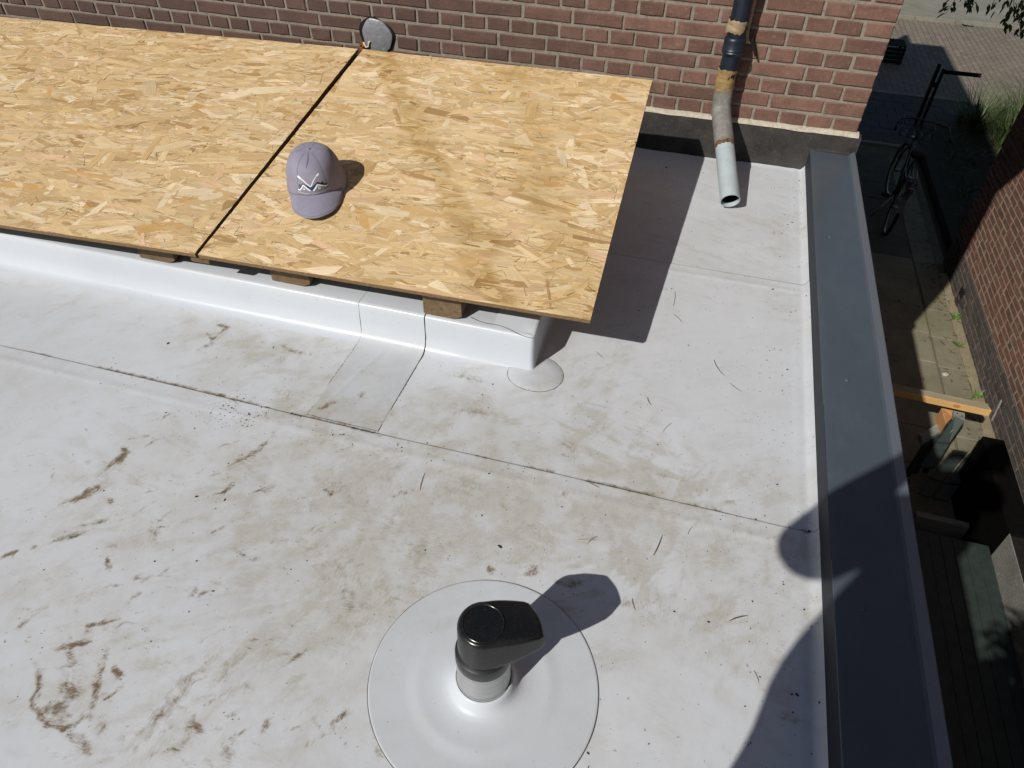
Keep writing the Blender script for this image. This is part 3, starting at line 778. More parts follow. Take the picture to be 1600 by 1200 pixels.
ca = me.attributes.new('dirt', 'FLOAT_COLOR', 'POINT')
ca.data.foreach_set('color', np.stack([film, brown, mark, np.ones_like(film)], -1).reshape(-1).astype(np.float32))
me.validate()
o = link('roof_membrane', me, MEM, ext); o.location = (0, 0, -GZ)

def dirty(o, dx=0.0, dy=0.0, lo=0.02):
    """carry the roof's dirt over on to a patch that lies on it"""
    me_ = o.data; n_ = len(me_.vertices); c_ = np.zeros(n_*3, dtype=np.float32); me_.vertices.foreach_get('co', c_); c_ = c_.reshape(-1, 3)
    i_ = np.clip(np.searchsorted(xs, c_[:, 0]+dx), 0, nx-1); j_ = np.clip(np.searchsorted(ys, c_[:, 1]+dy), 0, ny-1)
    k_ = np.clip(1-(c_[:, 2]-lo)/0.02, 0, 1)
    v_ = np.stack([film[i_, j_]*k_, brown[i_, j_]*k_, 0*k_, np.ones(n_)], -1).astype(np.float32)
    a__ = me_.attributes.new('dirt', 'FLOAT_COLOR', 'POINT'); a__.data.foreach_set('color', v_.ravel())
# roof edge trim: deep inner face, flat top, raised outer lip, drip
trim = [(-0.171, -0.02), (-0.171, 0.0945), (-0.1697, 0.0962), (-0.1675, 0.0968), (-0.150, 0.0966), (-0.016, 0.0945), (-0.013, 0.0965), (-0.010, 0.0985), (0.0070, 0.1100), (0.0093, 0.1095), (0.0105, 0.107), (0.0105, -0.04), (-0.012, -0.045)]
bm = bmesh.new(); rows = []
for y in [-6.0, -3.2]+list(np.linspace(-3.0, -0.012, 60)):
    w_ = 0.0012*(fbm(np.array(y), np.array(0.0), 2.5, 2, 140)-0.5)
    rows.append([bm.verts.new((x+w_, y, z+w_)) for x, z in trim])
for a, b in zip(rows, rows[1:]):
    for k in range(len(trim)-1): bm.faces.new((a[k], b[k], b[k+1], a[k+1]))
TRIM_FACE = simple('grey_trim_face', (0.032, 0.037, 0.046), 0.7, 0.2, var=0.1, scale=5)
TRIM_LIP_GLINT = simple('trim_lip_glint', (0.135, 0.155, 0.19), 0.30, 0.9, 0.25, var=0.2, scale=400, bump=0.6, bscale=700)  # lip lighter than the rest of the trim, sun glint put into its colour
tr = epart('edge_trim', bm, [TRIM, TRIM_FACE, TRIM_LIP_GLINT], smooth=22)
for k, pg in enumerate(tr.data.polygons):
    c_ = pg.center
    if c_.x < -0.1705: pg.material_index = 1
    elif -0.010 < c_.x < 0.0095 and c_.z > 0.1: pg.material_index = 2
bm0 = bmesh.new()
lathe(bm0, [(0.0075, 0.0), (0.0075, 0.0012), (0.0055, 0.002), (0.0052, 0.0035), (0.0042, 0.0050), (0, 0.0054)], 20)
sme = bpy.data.meshes.new('screw'); bmesh.ops.recalc_face_normals(bm0, faces=bm0.faces[:]); bm0.to_mesh(sme); bm0.free(); sme.materials.append(TRIM)
for px, py in ((1296, 371), (1323, 594), (1348, 952)):
    p = at(px, py, 2, 0.0955); s_ = link('screw', sme, None, tr); s_.location = (p[0], p[1], 0.0948)
# outer wall of the extension below the trim, and its slab
bm = bmesh.new(); box(bm, (-5.2, -6.0, GZ), (-0.05, -0.005, -0.05)); epart('outer_wall', bm, RENDER_WALL)

# ---------------------------------------------------------------- skylight upstand wrapped in membrane
ups = empty('skylight_upstand', (-2.0, -1.0, 0), 'low white membrane wrapped upstand under the raised chipboard sheets', 'upstand')
UX, UY = -0.975, -1.678
def upart(name, bm, m, smooth=False):
    o = obj(name, bm, m, smooth=smooth); o.parent = ups; o.location = (2.0, 1.0, 0); return o
def uprof(h, off=0.0):
    p = [(0.060, 0.0010), (0.034, 0.0032), (0.019, 0.009), (0.010, 0.018), (0.004, 0.031), (0.001, 0.050), (0, 0.07), (0, h-0.020), (-0.002, h-0.008), (-0.006, h-0.002), (-0.012, h), (-0.05, h), (-0.13, h-0.001)]
    out = []
    for i, (dd, z) in enumerate(p):
        if off:
            j0, j1 = max(0, i-1), min(len(p)-1, i+1)
            t = Vector((p[j1][0]-p[j0][0], p[j1][1]-p[j0][1])).normalized(); nn = Vector((t.y, -t.x))
            if nn.x < -0.1: nn = -nn
            if nn.y < 0 and abs(nn.x) < .3: nn = -nn
            out.append((dd+nn.x*off, z+nn.y*off))
        else: out.append((dd, z))
    return out
path = [(x, UY, 0, -1, 0.127) for x in np.linspace(-4.4, UX-0.013, 90)]
for k in range(1, 8):
    a_ = -math.pi/2+math.pi/2*k/8; path.append((UX-0.013+0.013*math.cos(a_), UY+0.013+0.013*math.sin(a_), math.cos(a_), math.sin(a_), 0.127))
path += [(UX, y, 1, 0, 0.127+(y-UY)*0.14) for y in np.linspace(UY+0.013, -0.42, 30)]
bm = bmesh.new(); rows = []
for i, (x, y, dx, dy, h) in enumerate(path):
    n1 = float(fbm(np.array(x), np.array(y), 7, 3, 150))-0.5; n2 = float(fbm(np.array(x), np.array(y), 2.5, 2, 155))-0.5
    row_ = []
    fk = min(1.0, 0.25+max(0.0, (UX-0.06-x)/0.25)) if dx < .5 else 0.3
    for k, (dd, z) in enumerate(uprof(h)):
        if dd > 0: dd *= fk; z = z*(fk if k < 5 else 1)
        w_ = 0.006*n1*(1 if k in (2, 3, 4, 8, 9) else 0.5)+0.004*n2
        row_.append(bm.verts.new((x+dx*(dd+w_*(0 if k == 0 else 1)), y+dy*(dd+w_*(0 if k == 0 else 1)), z+(w_*0.5 if k > 6 else 0))))
    rows.append(row_)
for a, b in zip(rows, rows[1:]):
    for k in range(len(rows[0])-1): bm.faces.new((a[k], b[k], b[k+1], a[k+1]))
upart('membrane_wrap', bm, MEM2, smooth=70)
bm = bmesh.new(); box(bm, (-4.4, UY+0.10, -0.01), (UX-0.10, -0.42, 0.118)); upart('inner_deck', bm, BLACK)
bm = bmesh.new(); box(bm, (-4.4, -0.50, -0.01), (UX-0.004, -0.425, 0.29)); upart('rear_curb', bm, WOOD_BROWN)
# a strip of membrane dressed over the upstand, with a dirty rim
def strip(name, x0, x1, y_end, off, m, jag=0.0):
    bm = bmesh.new(); rows = []
    prof = [(UY-(y_end), 0.0006)]
    dd0 = UY-y_end
    P = [(UY-y_end-0.0, 0.0)]+[(v, 0.0) for v in np.linspace(dd0*0.98, 0.075, 70)]+uprof(0.127)
    P = [(a_, z_) for a_, z_ in P]
    for i in range(43):
        t = i/42; row_ = []
        for k, (dd, z) in enumerate(P):
            xx = x0+(x1-x0)*t
            if i in (0, 42): xx += jag*(vn(np.array(k*0.9), np.array(float(i)), 160)-0.5)
            wr = 0.0045*(fbm(np.array(xx*9), np.array(dd*9+z*9), 1.0, 2, 163)-0.5)+0.0018*math.exp(-((xx-(x0+x1)/2+0.25*dd)/0.008)**2)
            if k < 72: y_, z_ = UY-dd, z+0.0028+off+wr
            else:
                q_ = k-71; w2_ = 0.006*(float(fbm(np.array(xx), np.array(UY), 7, 3, 150))-0.5)*(1 if q_ in (2, 3, 4, 8, 9) else .5)+0.004*(float(fbm(np.array(xx), np.array(UY), 2.5, 2, 155))-0.5)
                dd += w2_; z += w2_*0.5 if q_ > 6 else 0
                y_, z_ = UY-dd-(off+0.0006 if k < 81 else 0), z+(off+0.0012 if k >= 79 else 0.0012+off)
            row_.append(bm.verts.new((xx, y_, z_)))
        rows.append(row_)
    for a, b in zip(rows, rows[1:]):
        for k in range(len(P)-1): bm.faces.new((a[k], b[k], b[k+1], a[k+1]))
    return upart(name, bm, m, smooth=70)
strip('patch_rim', -1.5268, -1.3117, SEAM1+0.0052, 0.0006, GRIME, 0.003)
dirty(strip('membrane_patch', -1.525, -1.3135, SEAM1+0.006, 0.0016, MEM2, 0.0005))
bm = bmesh.new()
wp = [Vector(at(735+(830-735)*t, 495+(527-495)*t+2*math.sin(9*t), 2, 0.1308)) for t in np.linspace(0, 1, 24)]
for a_, b_ in zip(wp, wp[1:]):
    q_ = Vector((0, 0.0011, 0)); f_ = [bm.verts.new(v) for v in (a_-q_, b_-q_, b_+q_, a_+q_)]; bm.faces.new(f_)
upart('weld_seam', bm, GRIME)
# round corner patch
def disc(name, c, r, z, m, thick, jag=0.0, seed=0, par=None, smooth=60, prof=None):
    bm = bmesh.new(); rr = random.Random(seed); n = 180; rings = []
    ph = [rr.uniform(0, 6.28) for _ in range(4)]
    for s_, zz in (prof or ((1.0, 0.0), (1.0, thick*0.7), (0.985, thick), (0.6, thick), (0.3, thick), (0.05, thick))):
        rg = []
        for k in range(n):
            a_ = 2*math.pi*k/n
            w_ = 1+(0.03 if r < .15 else .008)*s_*s_*math.sin(2*a_+ph[0])+(0.02 if r < .15 else .004)*s_*s_*math.sin(3*a_+ph[1])+jag*math.sin(11*a_+ph[2])*math.sin(5*a_+ph[3])
            rg.append(bm.verts.new((c[0]+r*s_*w_*math.cos(a_), c[1]+r*s_*w_*math.sin(a_), z+zz)))
        rings.append(rg)
    for a, b in zip(rings, rings[1:]):
        for k in range(n): bm.faces.new((a[k], a[(k+1) % n], b[(k+1) % n], b[k]))
    bm.faces.new(rings[-1])
    return bm
upart('patch_rim', disc('r', (-0.962, -1.690), 0.0815, 0.0022, GRIME, 0.0012, 0.006, 3), GRIME)
dirty(upart('corner_patch', disc('p', (-0.962, -1.690), 0.0800, 0.0022, MEM2, 0.0024, 0.0, 3), MEM2, smooth=40))

# ---------------------------------------------------------------- battens and the two chipboard sheets
bgrp = 'timber battens under the chipboard sheets'
def batten(x0, x1, yf, label):
    bm = bmesh.new(); ch = 0.010
    r = random.Random(int(-x0*1000))
    def sec(y, zb, zt):
        return [bm.verts.new(p) for p in ((x0, y, zb+0.002), (x0+ch*0.6, y, zb), (x1-ch*2.2, y, zb), (x1, y, zb+ch*1.4), (x1, y, zt-ch), (x1-ch, y, zt), (x0+ch, y, zt), (x0, y, zt-ch*.8))]
    A_ = sec(yf, 0.1275, 0.232); B_ = sec(-0.45, 0.31, 0.414)
    bm.faces.new(A_); bm.faces.new(B_[::-1])
    for k in range(8): bm.faces.new((A_[k], A_[(k+1) % 8], B_[(k+1) % 8], B_[k]))
    o = obj('roof_batten', bm, WOOD_BROWN)
    setp(o, label, 'batten', bgrp)
batten(-1.319, -1.200, -1.664, 'brown batten end with a cut corner under the right chipboard sheet, nearest the upstand corner')
batten(-1.833, -1.70, -1.646, 'brown batten end under the right chipboard sheet, below and right of the purple cap')
b3a = at(225, 398, 2, 0.1275); b3b = at(281, 408, 2, 0.1275)
batten(b3a[0], b3b[0], b3a[1]-.018, 'brown batten end under the left chipboard sheet, just left of the gap between the sheets')

def board(corner, udir, vdir, wu, wv, nfl, seed, label, tint=1.0, big=1.0, m=None):
    u = Vector(udir).normalized(); v = Vector(vdir); v = (v-u*v.dot(u)).normalized(); w = v.cross(u) if v.cross(u).z > 0 else u.cross(v)
    # local axes: x along -u so that the frame stays right handed
    ex = -u; ey = v; ez = ex.cross(ey)
    Mx = Matrix(((ex.x, ey.x, ez.x, corner[0]), (ex.y, ey.y, ez.y, corner[1]), (ex.z, ey.z, ez.z, corner[2]), (0, 0, 0, 1)))
    bm = bmesh.new(); box(bm, (-wu, 0, -0.0115), (0, wv, 0))
    o = obj('chipboard_sheet', bm, [OSB_EDGE]); o.matrix_world = Mx
    setp(o, label, 'chipboard sheet', 'chipboard sheets over the skylight')
    rs = np.random.RandomState(seed)
    verts = []; faces = []; cols = []; uvs = []
    pal = np.array([(0.72, 0.53, 0.265), (0.77, 0.595, 0.325), (0.66, 0.47, 0.22), (0.84, 0.69, 0.43), (0.60, 0.41, 0.18), (0.74, 0.52, 0.30), (0.70, 0.51, 0.25), (0.47, 0.30, 0.125)])
    pr = np.array([.25, .19, .17, .12, .09, .08, .07, .03])
    k = 0
    for i in range(nfl):
        fine_ = i > nfl*0.55 and rs.rand() < 0.66
        cx = -rs.rand()*wu; cy = rs.rand()*wv
        if fine_: L = rs.uniform(.012, .07); W = rs.uniform(.0008, .0035)
        else: L = np.clip(rs.lognormal(math.log(.066*big), .5), .018, .20); W = np.clip(rs.lognormal(math.log(.0145*big), .55), .004, .05); W = min(W, L*.6)
        an = rs.normal(0, 0.26) if rs.rand() < 0.80 else rs.uniform(-1.57, 1.57)
        c = pal[rs.choice(8, p=pr)]*rs.uniform(0.88, 1.10)*tint*np.array((0.985, 1.0, 1.09))
        if rs.rand() < 0.011: c = np.array((0.60, 0.38, 0.15))*rs.uniform(.85, 1.15)       # reddish heart wood
        if rs.rand() < 0.012: c = np.array((0.60, 0.48, 0.29))
        if fine_: c = c*(rs.uniform(.35, .7) if rs.rand() < 0.5 else 1.12)
        z = 0.0003+0.0021*i/nfl
        n_ = 4 if fine_ else 8
        t1, t2 = rs.uniform(-.35, .35, 2)*W
        if fine_: loc = [(-L/2, -W/2), (L/2, -W*.3), (L/2, W*.3), (-L/2, W/2)]
        else:
            loc = [(-L/2+rs.uniform(-.12, .12)*W*2, -W/2), (-L*.18, -W/2+rs.uniform(-.12, .12)*W), (L*.2, -W/2+rs.uniform(-.12, .12)*W), (L/2+t1*2, -W/2*rs.uniform(.5, 1)), (L/2+t2*2, W/2*rs.uniform(.5, 1)), (L*.18, W/2+rs.uniform(-.12, .12)*W), (-L*.2, W/2+rs.uniform(-.12, .12)*W), (-L/2+t1, W/2)]
        ca_, sa_ = math.cos(an), math.sin(an); o1, o2 = rs.rand(2)*30
        tx, ty = rs.normal(0, 0.010, 2)
        idx = []
        for (a_, b_) in loc:
            x_ = min(0, max(-wu, cx+a_*ca_-b_*sa_)); y_ = min(wv, max(0, cy+a_*sa_+b_*ca_))
            verts.append((x_, y_, z+max(0, 0.0004+tx*(x_-cx)*0.25+ty*(y_-cy)))); uvs.append((a_+o1, b_+o2)); idx.append(k); k += 1
        faces.append(idx); cols += [tuple(c)]*n_
    me = bpy.data.meshes.new('wood_strands'); me.from_pydata(verts, [], faces)
    ca = me.attributes.new('strand', 'FLOAT_COLOR', 'POINT'); ca.data.foreach_set('color', np.concatenate([np.array(cols), np.ones((len(cols), 1))], 1).ravel().astype(np.float32))
    ul = me.uv_layers.new(name='grain')
    li = np.zeros(len(me.loops), dtype=np.int32); me.loops.foreach_get('vertex_index', li)
    ul.data.foreach_set('uv', np.array(uvs, dtype=np.float32)[li].ravel())
    s_ = link('wood_strands', me, m or OSB, o); s_['kind'] = 'stuff'
    return o
NB = Vector((-0.815, -1.717, 0.255)); FB = Vector((-0.854, -0.430, 0.445)); vdir = FB-NB
b1 = board(NB, (-1.18, -0.036, 0.0), vdir, 1.172, vdir.length, 16500, 5, 'right chipboard sheet carrying the purple cap, its free edge over the white roof', 1.0, 1.35)
MB = Vector((-1.994, -1.752, 0.255))
b2 = board(MB+Vector((-0.004, 0, 0)), (-1.0, -0.038, -0.014), vdir, 2.44, vdir.length*1.0, 30000, 8, 'left chipboard sheet running out of the left side, beyond the dark gap', 0.96, 1.25, OSB_DRY)
# debris-dark strip of the lath seen in the gap
bm = bmesh.new(); box(bm, (-1.205, 0.0, -0.030), (-1.145, vdir.length-.01, -0.019)); o = obj('joint_lath', bm, WOOD_BROWN); o.parent = b1

# ---------------------------------------------------------------- roof vent
VC = (-0.826, -2.622)
vent = empty('roof_vent', (VC[0], VC[1], 0), 'black hooded roof vent on a metal pipe with round white flange', 'roof vent')
def vpart(name, bm, m, smooth=40):
    o = obj(name, bm, m, smooth=smooth); o.parent = vent; return o
vz = 0.005
vpart('flange_rim', disc('r', (0, 0.0), 0.2315, vz, GRIME, 0.0012, 0.0012, 12), GRIME)
bm = bmesh.new(); rg = disc('f', (0, 0), 0.2300, vz, MEM2, 0.003, 0.0, 12,
    prof=[(1.0, 0.0), (1.0, 0.0022), (0.99, 0.0030)]+[(s__, 0.0031) for s__ in np.linspace(.985, .69, 40)]+[(0.66, 0.0034), (0.63, 0.0040), (0.60, 0.0048), (0.57, 0.0052), (0.54, 0.0050), (0.51, 0.0047), (0.45, 0.0047), (0.38, 0.0056), (0.33, 0.0078), (0.295, 0.013), (0.272, 0.022), (0.257, 0.031), (0.244, 0.0325)])
bm.free(); fl_ = vpart('flange', rg, mat_membrane(True, 'flange_membrane', (0.57, 0.605, 0.655), 0.40), 70); dirty(fl_, VC[0], VC[1], 0.008)
for v_ in fl_.data.attributes['dirt'].data: v_.color = (v_.color[0]*.45, v_.color[1]*.4, 0, 1)
bm = bmesh.new()
lathe(bm, [(0.0535, 0.0), (0.0545, 0.036), (0.0530, 0.0375), (0.0515, 0.135), (0.05, 0.136)], 72); vpart('pipe', bm, ALU, 30)
bm = bmesh.new(); lathe(bm, [(0.0546, 0.0362), (0.0556, 0.0366), (0.0556, 0.0374), (0.0538, 0.0378)], 72); vpart('pipe_seal', bm, GRIME)
bm = bmesh.new(); lathe(bm, [(0.0500, 0.116), (0.0530, 0.117), (0.0536, 0.121), (0.0536, 0.140), (0.0524, 0.146), (0.047, 0.149), (0.042, 0.150), (0.042, 0.175)], 72); vpart('collar', bm, PLASTIC_GREY, 35)
# hood: round at one end, tapering body, blunt bowed end
def hood_outline():
    r = 0.0475; c = Vector((0, 0)); FC = Vector((0.066, 0.072)); NC = Vector((0.113, 0.012))
    def tang(P, sgn):
        dd = P.length; a_ = math.atan2(P.y, P.x); g = math.acos(r/dd)
        return a_+sgn*g
    aF = tang(FC, 1); aN = tang(NC, -1)+2*math.pi
    pts = []
    for k in range(41): 
        a_ = aF+(aN-aF)*k/40; pts.append(Vector((r*math.cos(a_), r*math.sin(a_))))
    TN = pts[-1]; TF = pts[0]
    dN = (NC-TN); nN = Vector((dN.y, -dN.x)).normalized()
    for k in range(1, 12): t = k/12; pts.append(TN.lerp(NC, t)+nN*0.0035*math.sin(math.pi*t))
    # rounded corner, bowed end, rounded corner
    e = (FC-NC); nE = Vector((e.y, -e.x)).normalized()
    for k in range(0, 15):
        t = k/14; pts.append(NC.lerp(FC, t*0.92+0.04)+nE*(0.008*math.sin(math.pi*(t*0.92+0.04))))
    dF = (TF-FC); nF = Vector((dF.y, -dF.x)).normalized()
    for k in range(1, 12): t = k/12; pts.append(FC.lerp(TF, t)+nF*0.0035*math.sin(math.pi*t))
    return pts
OUT = hood_outline(); ax = Vector((0.09, 0.042)).normalized(); cen = Vector((0.035, 0.018))
bm = bmesh.new(); loops = []
top = 0.236
for ins, kz in ((0.004, 'b0'), (0.0, 'b1'), (-0.0008, 'lip'), (0.0, 's'), (0.001, 0.0095), (0.0028, 0.0048), (0.0060, 0.0018), (0.0100, 0.0004), (0.014, 0.0)):
    lp = []
    for p in OUT:
        dd = (cen-p); L = dd.length; pp = p+dd/L*ins
        s_ = max(0, pp.dot(ax)); zb = 0.152+0.36*max(0, s_-0.004)
        zt = top-0.10*max(0, s_-0.03)
        z = {'b0': zb, 'b1': zb-0.001, 'lip': zb+0.004, 's': zb+0.008}.get(kz)
        if z is None: z = zt-kz
        z = min(z, zt-0.004) if kz == 's' else z
        lp.append(bm.verts.new((pp.x, pp.y, z)))
    loops.append(lp)
n = len(OUT)
for a, b in zip(loops, loops[1:]):
    for k in range(n): bm.faces.new((a[k], a[(k+1) % n], b[(k+1) % n], b[k]))
ct = bm.verts.new((cen.x, cen.y, top-0.001)); 
for k in range(n): bm.faces.new((loops[-1][k], loops[-1][(k+1) % n], ct))
bm.faces.new(loops[0][::-1])
hood = vpart('hood', bm, HOOD, 28)
bm = bmesh.new(); lathe(bm, [(0.0385, -0.002), (0.0385, 0.0010), (0.0375, 0.0017), (0.0360, 0.0012), (0.0352, 0.0004), (0, 0.0006)], 64, (0.001, 0.0, top-0.0003))
dsk = obj('hood_disc', bm, HOOD, smooth=30); dsk.parent = hood

# ---------------------------------------------------------------- downpipe on the wall
dp = empty('downpipe', (-0.58, -0.07, 0), 'dark blue rainwater pipe taped to a grey bend and pale outlet on the brick wall', 'downpipe')
def dpart(name, bm, m, smooth=40):
    o = obj(name, bm, m, smooth=smooth); o.parent = dp; o.location = (0.58, 0.07, 0); return o
W = lambda px, py, y: Vector(at(px, py, 1, y))
p_top = W(1163, -4, -0.075); d_up = (W(1163, 0, -0.075)-W(1139, 100, -0.072))
top2 = p_top+Vector((0.02, 0.0, 1.5))
p_c1 = W(1148.5, 62, -0.073); p_c2 = W(1145, 82, -0.073); p_t2a = W(1139.5, 103, -0.073); p_t2b = W(1131, 138, -0.075)
p_b0 = W(1129, 152, -0.077); p_b1 = W(1126.5, 172, -0.084)
p_o = Vector(at(1141, 314, 2, 0.046)); dirn = (p_o-p_b1).normalized()
r0 = 0.0375
bm = bmesh.new(); tube(bm, [top2, p_top, W(1153.5, 42, -0.074), p_c1], r0*0.98, 24); dpart('upper_pipe', bm, PIPE_BLUE)
bm = bmesh.new()
dd = (p_c2-p_c1).normalized()
tube(bm, [p_c1-dd*0.012, p_c1-dd*.008, p_c1, p_c2-dd*.02, p_c2-dd*.015, p_c2-dd*.010, p_c2-dd*.005, p_c2, p_c2+dd*0.008], [r0*1.0, r0*1.10, r0*1.14, r0*1.13, r0*1.22, r0*1.14, r0*1.22, r0*1.14, r0*1.02], 28)
dpart('coupling', bm, PIPE_BLUE)
bm = bmesh.new(); tube(bm, [p_c2, p_t2a, p_t2b], r0, 24); dpart('pipe_section', bm, PIPE_BLUE)
def wrap(a, b, m, rr, seed, nm):
    bm = bmesh.new(); rs = random.Random(seed); n = 28; k = 9
    rings = tube(bm, [a.lerp(b, i/(k-1)) for i in range(k)], [rr*(1+rs.uniform(-.025, .03)) for i in range(k)], n, False)
    ax_ = (b-a).normalized()
    for i, rg in enumerate(rings):
        for q, v in enumerate(rg):
            if i in (0, k-1): v.co += ax_*rs.uniform(-.004, .004)
            v.co += (v.co-(a.lerp(b, i/(k-1)))).normalized()*rs.uniform(-.0012, .0016)
    return dpart(nm, bm, m, 70)
wrap(W(1154.5, 30, -0.074), W(1149.5, 49, -0.074), TAPE2, r0*1.06, 1, 'tape_wrap')
wrap(W(1138, 106, -0.073), W(1130, 140, -0.075), TAPE, r0*1.05, 2, 'tape_wrap')
# loose tape tail and strap beside the pipe
bm = bmesh.new()
for a_, b_, w_ in ((W(1177, 0, -0.06), W(1168, 40, -0.055), 0.012), (W(1168, 40, -0.055), W(1165, 62, -0.05), 0.010), (W(1165, 50, -0.05), W(1169, 68, -0.045), .007)):
    s_ = Vector((w_, 0.002, 0)); vs = [bm.verts.new(v) for v in (a_-s_, a_+s_, b_+s_, b_-s_)]
    vs2 = [bm.verts.new(v.co+Vector((0, 0.0015, 0))) for v in vs]
    bm.faces.new(vs); bm.faces.new(vs2[::-1])
    for q in range(4): bm.faces.new((vs[q], vs[(q+1) % 4], vs2[(q+1) % 4], vs2[q]))
dpart('tape_tail', bm, TAPE2)
bm = bmesh.new(); tube(bm, [W(1175, 58, -0.03), W(1177, 72, -0.03), W(1181, 88, -0.03)], [.006, .007, .004], 8); dpart('strap_end', bm, BLACK)
bm = bmesh.new(); cpt = p_b1
pre = (p_b1-p_b0).normalized()
arc = [p_t2b-pre*0.004, p_b0]
for k in range(7):
    t = k/6; arc.append((p_b1-pre*0.03*(1-t)).lerp(p_b1+dirn*0.03*t, t))
p_g = p_b1+dirn*((p_o-p_b1).length*0.415)
tube(bm, arc, r0*1.04, 26); dpart('bend', bm, PIPE_GREY, 50)
bm = bmesh.new(); tube(bm, [p_b1-pre*0.004, p_b1+dirn*0.003, p_b1+dirn*0.010, p_b1+dirn*0.013], [r0*1.04, r0*1.14, r0*1.14, r0*1.04], 26); dpart('bend_socket', bm, PIPE_GREY, 50)
bm = bmesh.new(); tube(bm, [p_b1+dirn*0.02, p_g], r0*1.07, 26); dpart('grey_pipe', bm, PIPE_GREY, 50)
bm = bmesh.new(); rings = tube(bm, [p_g-dirn*0.006, p_g, p_g+dirn*0.012], [r0*1.09, r0*1.10, r0*1.04], 40, False)
for rg in rings:
    for v in rg: v.co += dirn*R.uniform(-.004, .005)
dpart('rust_ring', bm, RUST, 70)
bm = bmesh.new()
n = 40; rings = tube(bm, [p_g-dirn*0.01, p_g+dirn*0.1, p_o], r0*1.03, n, False)
in_ = [bm.verts.new(p_o+(v.co-p_o)*0.93) for v in rings[-1]]; in2 = [bm.verts.new(v.co-dirn*0.02) for v in in_]
for k in range(n):
    bm.faces.new((rings[-1][k], rings[-1][(k+1) % n], in_[(k+1) % n], in_[k])); bm.faces.new((in_[k], in_[(k+1) % n], in2[(k+1) % n], in2[k]))
dpart('outlet_pipe', bm, PIPE_PVC, 40)
bm = bmesh.new(); rings = tube(bm, [p_o-dirn*0.019, p_o-dirn*0.30], r0*0.945, 32, False); bm.faces.new(rings[-1]); dpart('pipe_bore', bm, BLACK, 40)  # black inner wall, the shade inside the pale pipe put into its colour

# ---------------------------------------------------------------- baseball cap on the right sheet
cn = Vector(at(494, 283, 2, 0.325))
def on_board(px, py):
    # the top surface of the right sheet
    ex = Vector((1, 0.0305, 0)).normalized(); n_ = ex.cross(vdir.normalized()).normalized()
    dd = Vector((px-800)/FPX*RT-(py-600)/FPX*UP+FW); c0 = Vector(CAM_POS)
    t = (NB-c0).dot(n_)/dd.dot(n_); return c0+dd*t, n_
pc, nrm = on_board(497, 290)
pb, _ = on_board(494, 350)
fwd = (pb-pc); fwd = (fwd-nrm*fwd.dot(nrm)).normalized(); side = nrm.cross(fwd).normalized()
hat = bpy.data.objects.new('baseball_cap', None); COL.objects.link(hat); hat.empty_display_size = 0.05
hat.matrix_world = Matrix(((side.x, -fwd.x, nrm.x, pc.x), (side.y, -fwd.y, nrm.y, pc.y), (side.z, -fwd.z, nrm.z, pc.z+0.003), (0, 0, 0, 1)))
setp(hat, 'lavender baseball cap with a house roof logo lying on the right chipboard sheet', 'cap')
# local: x side, -y front, z up
CA, CB, CH = 0.097, 0.103, 0.130
def crown(th, t):
    # th angle (front = -pi/2), t 0 at rim .. 1 at the button
    e = t**1.0
    ph = e*math.pi/2
    rr = math.cos(ph)**0.54; zz = math.sin(ph)**1.12
    fr = max(0, -math.sin(th))**2
    rr = rr*(1-0.05*(1-t)*t*4*(1-fr))
    x = CA*rr*math.cos(th); y = CB*rr*math.sin(th)
    z = CH*zz*(1+0.05*fr*math.sin(math.pi*min(1, t*1.2)))
    y -= 0.014*fr*math.sin(math.pi*min(1, t*1.3))*(1 if t < .77 else max(0, (1-t)/.23))
    crumple = 0.0022*(float(fbm(np.array(x*30+3), np.array(y*30+z*21), 1.0, 2, 170))-0.5)*2
    k_ = 1+crumple/0.09
    return Vector((x*k_, y*k_, z))
bm = bmesh.new(); NTH, NTT = 96, 30; rows = []
for j in range(NTT):
    t = (j/NTT)**0.9
    row_ = []
    for i in range(NTH):
        th = 2*math.pi*i/NTH; p = crown(th, t)
        # sewn panel seams pinch the cloth a little
        for k6 in range(6):
            a_ = -math.pi/2+math.radians(30)+k6*math.pi/3
            dth = math.atan2(math.sin(th-a_), math.cos(th-a_))*0.09
            p *= 1-0.005*math.exp(-(dth/0.003)**2)
        row_.append(bm.verts.new(p))
    rows.append(row_)
tp = bm.verts.new(crown(0, 1.0))
for a, b in zip(rows, rows[1:]):
    for i in range(NTH): bm.faces.new((a[i], a[(i+1) % NTH], b[(i+1) % NTH], b[i]))
for i in range(NTH): bm.faces.new((rows[-1][i], rows[-1][(i+1) % NTH], tp))
c_o = obj('crown', bm, CLOTH, hat, smooth='full')
bm = bmesh.new(); bmesh.ops.create_uvsphere(bm, u_segments=16, v_segments=8, radius=0.0065, matrix=Matrix.Translation(crown(0, 1.0)+Vector((0, 0, 0.0005)))@Matrix.Diagonal((1, 1, 0.55, 1)))
obj('button', bm, CLOTH, hat, smooth='full')
def ribbon(bm, pts, w, nfun):
    """flat ribbon along pts; nfun gives the outward normal"""
    prev = None
    P = [Vector(p) for p in pts]
    for i, p in enumerate(P):
        d_ = (P[min(i+1, len(P)-1)]-P[max(i-1, 0)]).normalized(); nn = nfun(p); s_ = d_.cross(nn).normalized()
        ww = w[i] if hasattr(w, '__len__') else w
        a = bm.verts.new(p+s_*ww/2+nn*0.0007); b = bm.verts.new(p-s_*ww/2+nn*0.0007)
        if prev: bm.faces.new((prev[0], a, b, prev[1]))
        prev = (a, b)
cnorm = lambda p: Vector((p.x/CA**2, p.y/CB**2, max(0.02, p.z)/CH**2*0.8)).normalized()
bm = bmesh.new()
